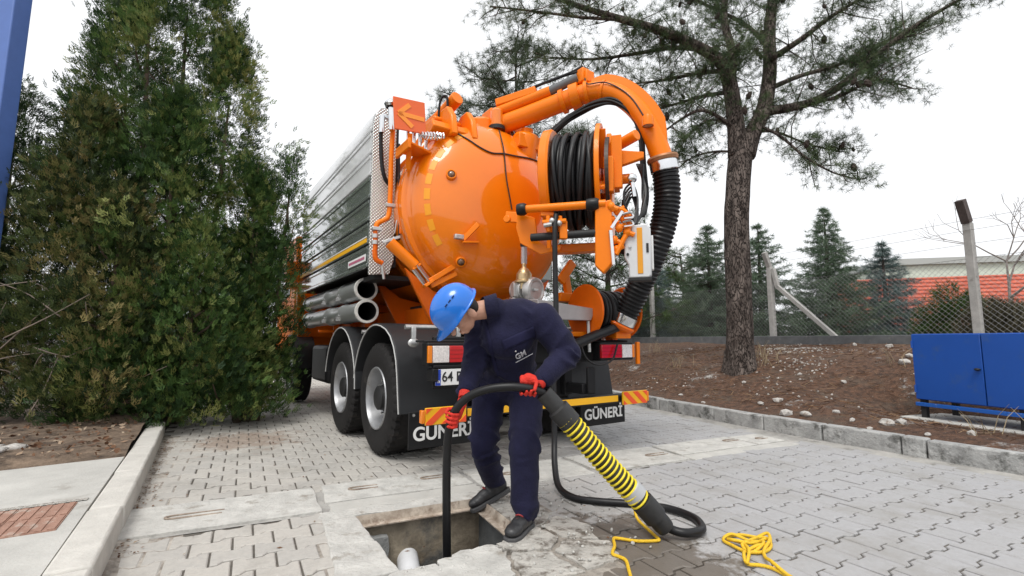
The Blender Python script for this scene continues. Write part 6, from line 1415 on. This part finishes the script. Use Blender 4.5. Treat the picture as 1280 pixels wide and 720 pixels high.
limbs = [
    (bk((932, 195, 0), (940, 168, .05), (955, 135, .1), (962, 90, .15), (962, 40, .2), (968, -20, .3), (975, -80, .4)), .165, .07, 1, .8),
    (bk((922, 195, 0), (920, 160, 0), (915, 120, -.05), (908, 90, -.1), (895, 72, -.15), (865, 55, -.3), (825, 38, -.45), (780, 25, -.6), (730, 10, -.7), (690, -5, -.8)), .16, .03, 1, .9),
    (bk((912, 105, 0), (916, 70, .2), (905, 20, .4), (912, -40, .6)), .09, .05, 1, 1.),
    (bk((780, 25, -.6), (730, 22, -.75), (690, 17, -.85), (650, 12, -.9), (612, 8, -.95)), .03, .012, 1, .45),
    (bk((880, 62, -.2), (840, 60, .0), (790, 68, .1), (740, 74, .15), (690, 72, .2)), .05, .014, 1, .9),
    (bk((908, 88, 0), (870, 92, .5), (830, 100, .9), (790, 105, 1.2)), .05, .015, 1, 1.),
    (bk((915, 115, 0), (880, 120, .6), (845, 130, 1.0), (810, 140, 1.3)), .045, .014, 1, .8),
    (bk((920, 160, 0), (880, 138, -.3), (850, 150, -.3), (830, 165, -.2)), .04, .012, 1, .55),
    (bk((950, 140, .1), (985, 135, .0), (1020, 125, -.1), (1060, 100, -.2), (1095, 70, -.3), (1140, 35, -.45), (1190, 5, -.6), (1230, -15, -.7)), .085, .02, 1, 1.),
    (bk((960, 112, .1), (1000, 95, .3), (1050, 80, .5), (1100, 55, .6), (1150, 30, .7)), .05, .015, 1, .9),
    (bk((962, 75, .1), (1000, 50, -.4), (1040, 20, -.7), (1090, -10, -.9)), .06, .02, 1, 1.),
    (bk((962, 60, .2), (930, 30, .8), (880, 5, 1.2), (830, -20, 1.5)), .05, .02, 1, .9),
    (bk((1010, 130, 0), (1050, 120, -.3), (1095, 100, -.5), (1140, 110, -.5)), .035, .012, 1, .9),
    (bk((945, 155, .05), (975, 170, -.2), (1005, 195, -.4), (1040, 215, -.5), (1075, 225, -.5)), .03, .010, 1, .5),
    (bk((940, 165, 0), (970, 165, .6), (1010, 180, 1.0), (1050, 190, 1.2)), .03, .01, 1, .6),
    (bk((925, 190, 0), (890, 190, .5), (860, 200, .9), (835, 225, 1.1)), .025, .01, 1, .5),
    (bk((925, 175, 0), (900, 150, 1.0), (870, 160, 1.8), (850, 185, 2.2)), .03, .01, 1, .8),
]
limb_system(pine, limbs, pine_l, bark_p, 11, tw_len=(.3, .85), dens=15, tsize=(.09, .15), cones=.15, clump=16, sp=.125, start=.12)
# paler pines behind the truck
def far_pine(label, X, Y, Hh, W_, seed, n_l=34, z0=.25, m=pine_bl, base=None, dens=7):
    b = V3(X, Y, bank_z(X, Y) if base is None else base); t = thing('pine_tree', label, 'tree', b, 0, 'pines beyond the truck'); r = random.Random(seed)
    ls = [([b - V3(0, 0, .3), b + V3(.1, 0, Hh * .5), b + V3(0, .1, Hh)], .16, .02, 0, 0)]
    for k in range(n_l):
        h = Hh * (z0 + (1 - z0) * (k + r.random()) / n_l); a = r.uniform(0, 6.28); w_ = W_ * (1.05 - .75 * (h / Hh) ** 2) * r.uniform(.6, 1.1); p = b + V3(.05, .05, h)
        ls.append(([p, p + V3(w_ * .5 * math.cos(a), w_ * .5 * math.sin(a), .12 * w_), p + V3(w_ * math.cos(a), w_ * math.sin(a), .30 * w_)], .035, .012, 1, 1.))
    limb_system(t, ls, m, bark_p, seed, tw_len=(.4, .9), dens=dens, tsize=(.18, .30), clump=6, sp=.14, start=.15, rs_=.014); return t
far_pine('hazy grey-green pine with an open crown behind the boom', .1, 15.5, 11.2, 3.2, 21, base=.1, n_l=44, z0=.35)
far_pine('slim pale pine rising behind the arrow board', -2.3, 17.5, 10.4, 1.6, 22, base=.1, n_l=30, z0=.3)
far_pine('bright green low pine seen under the hose reel', 3.4, 17.5, 5.2, 2.4, 23, z0=.08, n_l=30, m=leafmat('pine_bright', (.035, .065, .02), (.075, .125, .04), (.12, .18, .07), .6, .2))
far_pine('soft yellow-green young pine beside the dark spruce', 7.6, 21.5, 4.0, 2.4, 24, z0=.05, n_l=30, m=MATS['pine_bright'])
# spruces beyond the fence
spruce_g = leafmat('spruce_needle', (.075, .12, .072), (.14, .20, .13), (.22, .28, .19), .6, .35)
spruce_b = leafmat('spruce_needle_blue', (.08, .12, .115), (.15, .21, .20), (.24, .30, .28), .6, .35)
def spruce(label, X, Y, Hh, Rr, seed, m, z0=.03):
    b = V3(X, Y, bank_z(X, Y)); t = thing('spruce_tree', label, 'tree', b, 0, 'spruces beyond the fence'); r = random.Random(seed); tips = []; dirs = []; tm = MB()
    MB().tube([b - V3(0, 0, .3), b + V3(0, 0, Hh * .6), b + V3(0, 0, Hh)], [.09 + Hh * .01, .06, .008], 8).build('trunk', bark_p, t, smooth=180, world=True)
    lv = int(Hh * 5.2)
    for k in range(lv):
        tt = (k + .5) / lv; h = Hh * (z0 + (1 - z0) * tt); w_ = Rr * (1 - tt) ** .85 + .06
        nb = int(5 + 7 * (1 - tt))
        for j in range(nb):
            a = 2 * math.pi * (j + r.random() * .8) / nb + k; L_ = w_ * r.uniform(.55, 1.2) * (1 + .18 * math.sin(a * 2 + seed))
            if r.random() < .14: continue
            d = V3(math.cos(a), math.sin(a), 0); p = b + V3(0, 0, h)
            e = p + d * L_ + V3(0, 0, (.10 if tt > .6 else -.02) * L_); mid = p + d * L_ * .55 + V3(0, 0, -.10 * L_); tm.tube([p, mid, e], [.014, .009, .004], 4, caps=False)
            cnt = int(5 + 13 * L_)
            for c in range(cnt):
                s_ = (c + r.random()) / cnt; s_ = .12 + .9 * s_; q = p.lerp(mid, s_ / .55) if s_ < .55 else mid.lerp(e, (s_ - .55) / .45)
                sd_ = V3(-d.y, d.x, 0) * r.gauss(0, .20 * L_ * (1.15 - s_) + .03); tips.append((q + sd_ + V3(0, 0, r.gauss(-.02, .03)))[:]); dirs.append((d * .8 + sd_ * 2.2 + V3(0, 0, r.gauss(-.05, .25)))[:])
    tm.build('branches', bark_p, t, smooth=0, world=True, kind='stuff'); needles(t, tips, dirs, (.13, .22), m, seed, TSV, TSF); return t
TSV, TSF = tuft_template(16, 5, .042)
spruce('tall pale green spruce standing behind the diagonal fence brace', 11.6, 17.6, 5.0, 2.3, 31, spruce_g)
spruce('small blue-grey spruce in front of the red roof', 13.5, 17.4, 3.6, 1.75, 32, spruce_b)
spruce('thin green spruce directly behind the bent top of the braced post', 9.0, 17.4, 4.3, 2.0, 33, spruce_g)
spruce('dark spruce standing behind the forked pine trunk', 7.4, 18.0, 4.4, 2.2, 34, spruce_g)
spruce('low dark spruce behind the truck\'s suction hose', 5.7, 19.6, 3.4, 1.9, 35, spruce_b)
# rounded bush and bare tree by the right fence post
def bush(label, X, Y, Hh, Rr, m, seed, cat='bush'):
    b = V3(X, Y, bank_z(X, Y)); t = thing('bush', label, cat, b); r = np.random.default_rng(seed); n = 1500; d = unit(r.normal(0, 1, (n, 3)) * np.array((1, 1, 1.0))); d[:, 2] = np.abs(d[:, 2]); k = r.uniform(.55, 1.02, (n, 1)) * (1 + .15 * np.sin(d[:, :1] * 6 + seed))
    P = np.array(b[:]) + d * k * np.array((Rr, Rr, Hh)); needles(t, P, d + np.array((0, 0, .3)), (.12, .22), m, seed, TSV, TSF)
    MB().tube([b - V3(0, 0, .1), b + V3(0, 0, Hh * .7)], [.05, .02], 6).build('stem', bark_p, t, world=True); return t
bush('rounded green bush against the red roof by the fence post', 13.3, 14.4, 1.55, 1.15, leafmat('bush_leaf', (.03, .06, .014), (.07, .125, .030), (.13, .18, .055), .6, .3), 41)
bush('low grey-brown shrub under the bare tree', 12.0, 11.6, 1.0, 1.0, leafmat('shrub_leaf', (.06, .055, .035), (.11, .10, .06), (.17, .15, .1), .7, .2), 42)
bt = thing('bare_tree', 'leafless young tree with pale branches behind the fence', 'tree', (12.5, 12.1, 1.05)); r = random.Random(5); tb = MB(); lim = []
def grow(p, d, ln, rd, lv):
    q = p + d * ln; tb.tube([p, p.lerp(q, .5) + V3(r.gauss(0, .03), r.gauss(0, .03), 0) * ln, q], [rd, rd * .85, rd * .68], 6, caps=False)
    if lv:
        for k in range(3 if lv > 2 else 2): d2 = (d + V3(r.gauss(0, .55), r.gauss(0, .55), r.gauss(.08, .3))).normalized(); grow(q, d2, ln * r.uniform(.62, .85), rd * .62, lv - 1)
grow(V3(12.5, 12.1, .95), V3(0, 0, 1), 1.2, .05, 5); tb.build('trunk', mat('grey_bark', (.24, .21, .19), .9, var=.25, vscale=10), bt, smooth=180, world=True)
# dry grass and seedlings on the bank
gm = MB(); rgb = random.Random(9)
for (x, y, k_) in ((948, 448, 26), (842, 462, 16), (960, 455, 14), (1235, 545, 7), (1123, 455, 8), (820, 440, 22)):
    c = bank_hit(x, y)
    for k in range(k_):
        a = rgb.uniform(0, 6.28); p = V3(c.x + rgb.gauss(0, .12), c.y + rgb.gauss(0, .12), 0); p.z = bank_z(p.x, p.y); h = rgb.uniform(.12, .32); gm.tube([p, p + V3(.05 * math.cos(a), .05 * math.sin(a), h * .6), p + V3(.14 * math.cos(a), .14 * math.sin(a), h)], [.004, .003, .001], 3, caps=False)
tag(gm.build('dry_grass', mat('dry_grass', (.34, .27, .17), .9, var=.3), smooth=0, kind='stuff'), 'tufts of dry straw-coloured grass on the bank', 'grass')
# hedge row far behind the truck closes the view under the tank
for k, (X, Y, Hh, Rr) in enumerate(((-1.5, 24, 3.2, 3.), (3.5, 25, 3.4, 3.), (-8, 22, 3., 3.), (-13, 19, 3., 3.), (8, 30, 3.8, 3.4), (14, 33, 3.8, 3.4), (-4.5, 27, 3.4, 3.2))):
    b = V3(X, Y, 0.); t = thing('hedge_shrub', 'broad dark green shrub in the row far behind the truck', 'shrub', b, 0, 'shrubs far behind the truck'); r_ = np.random.default_rng(60 + k); n = 800; d = unit(r_.normal(0, 1, (n, 3))); d[:, 2] = np.abs(d[:, 2]); P = np.array(b[:]) + d * r_.uniform(.6, 1.02, (n, 1)) * np.array((Rr, Rr * .7, Hh)); needles(t, P, d + np.array((0, 0, .3)), (.4, .65), spruce_g, 60 + k, TSV, TSF)
    MB().tube([b, b + V3(0, 0, Hh * .8)], [.09, .03], 6).build('stem', bark_p, t, world=True)
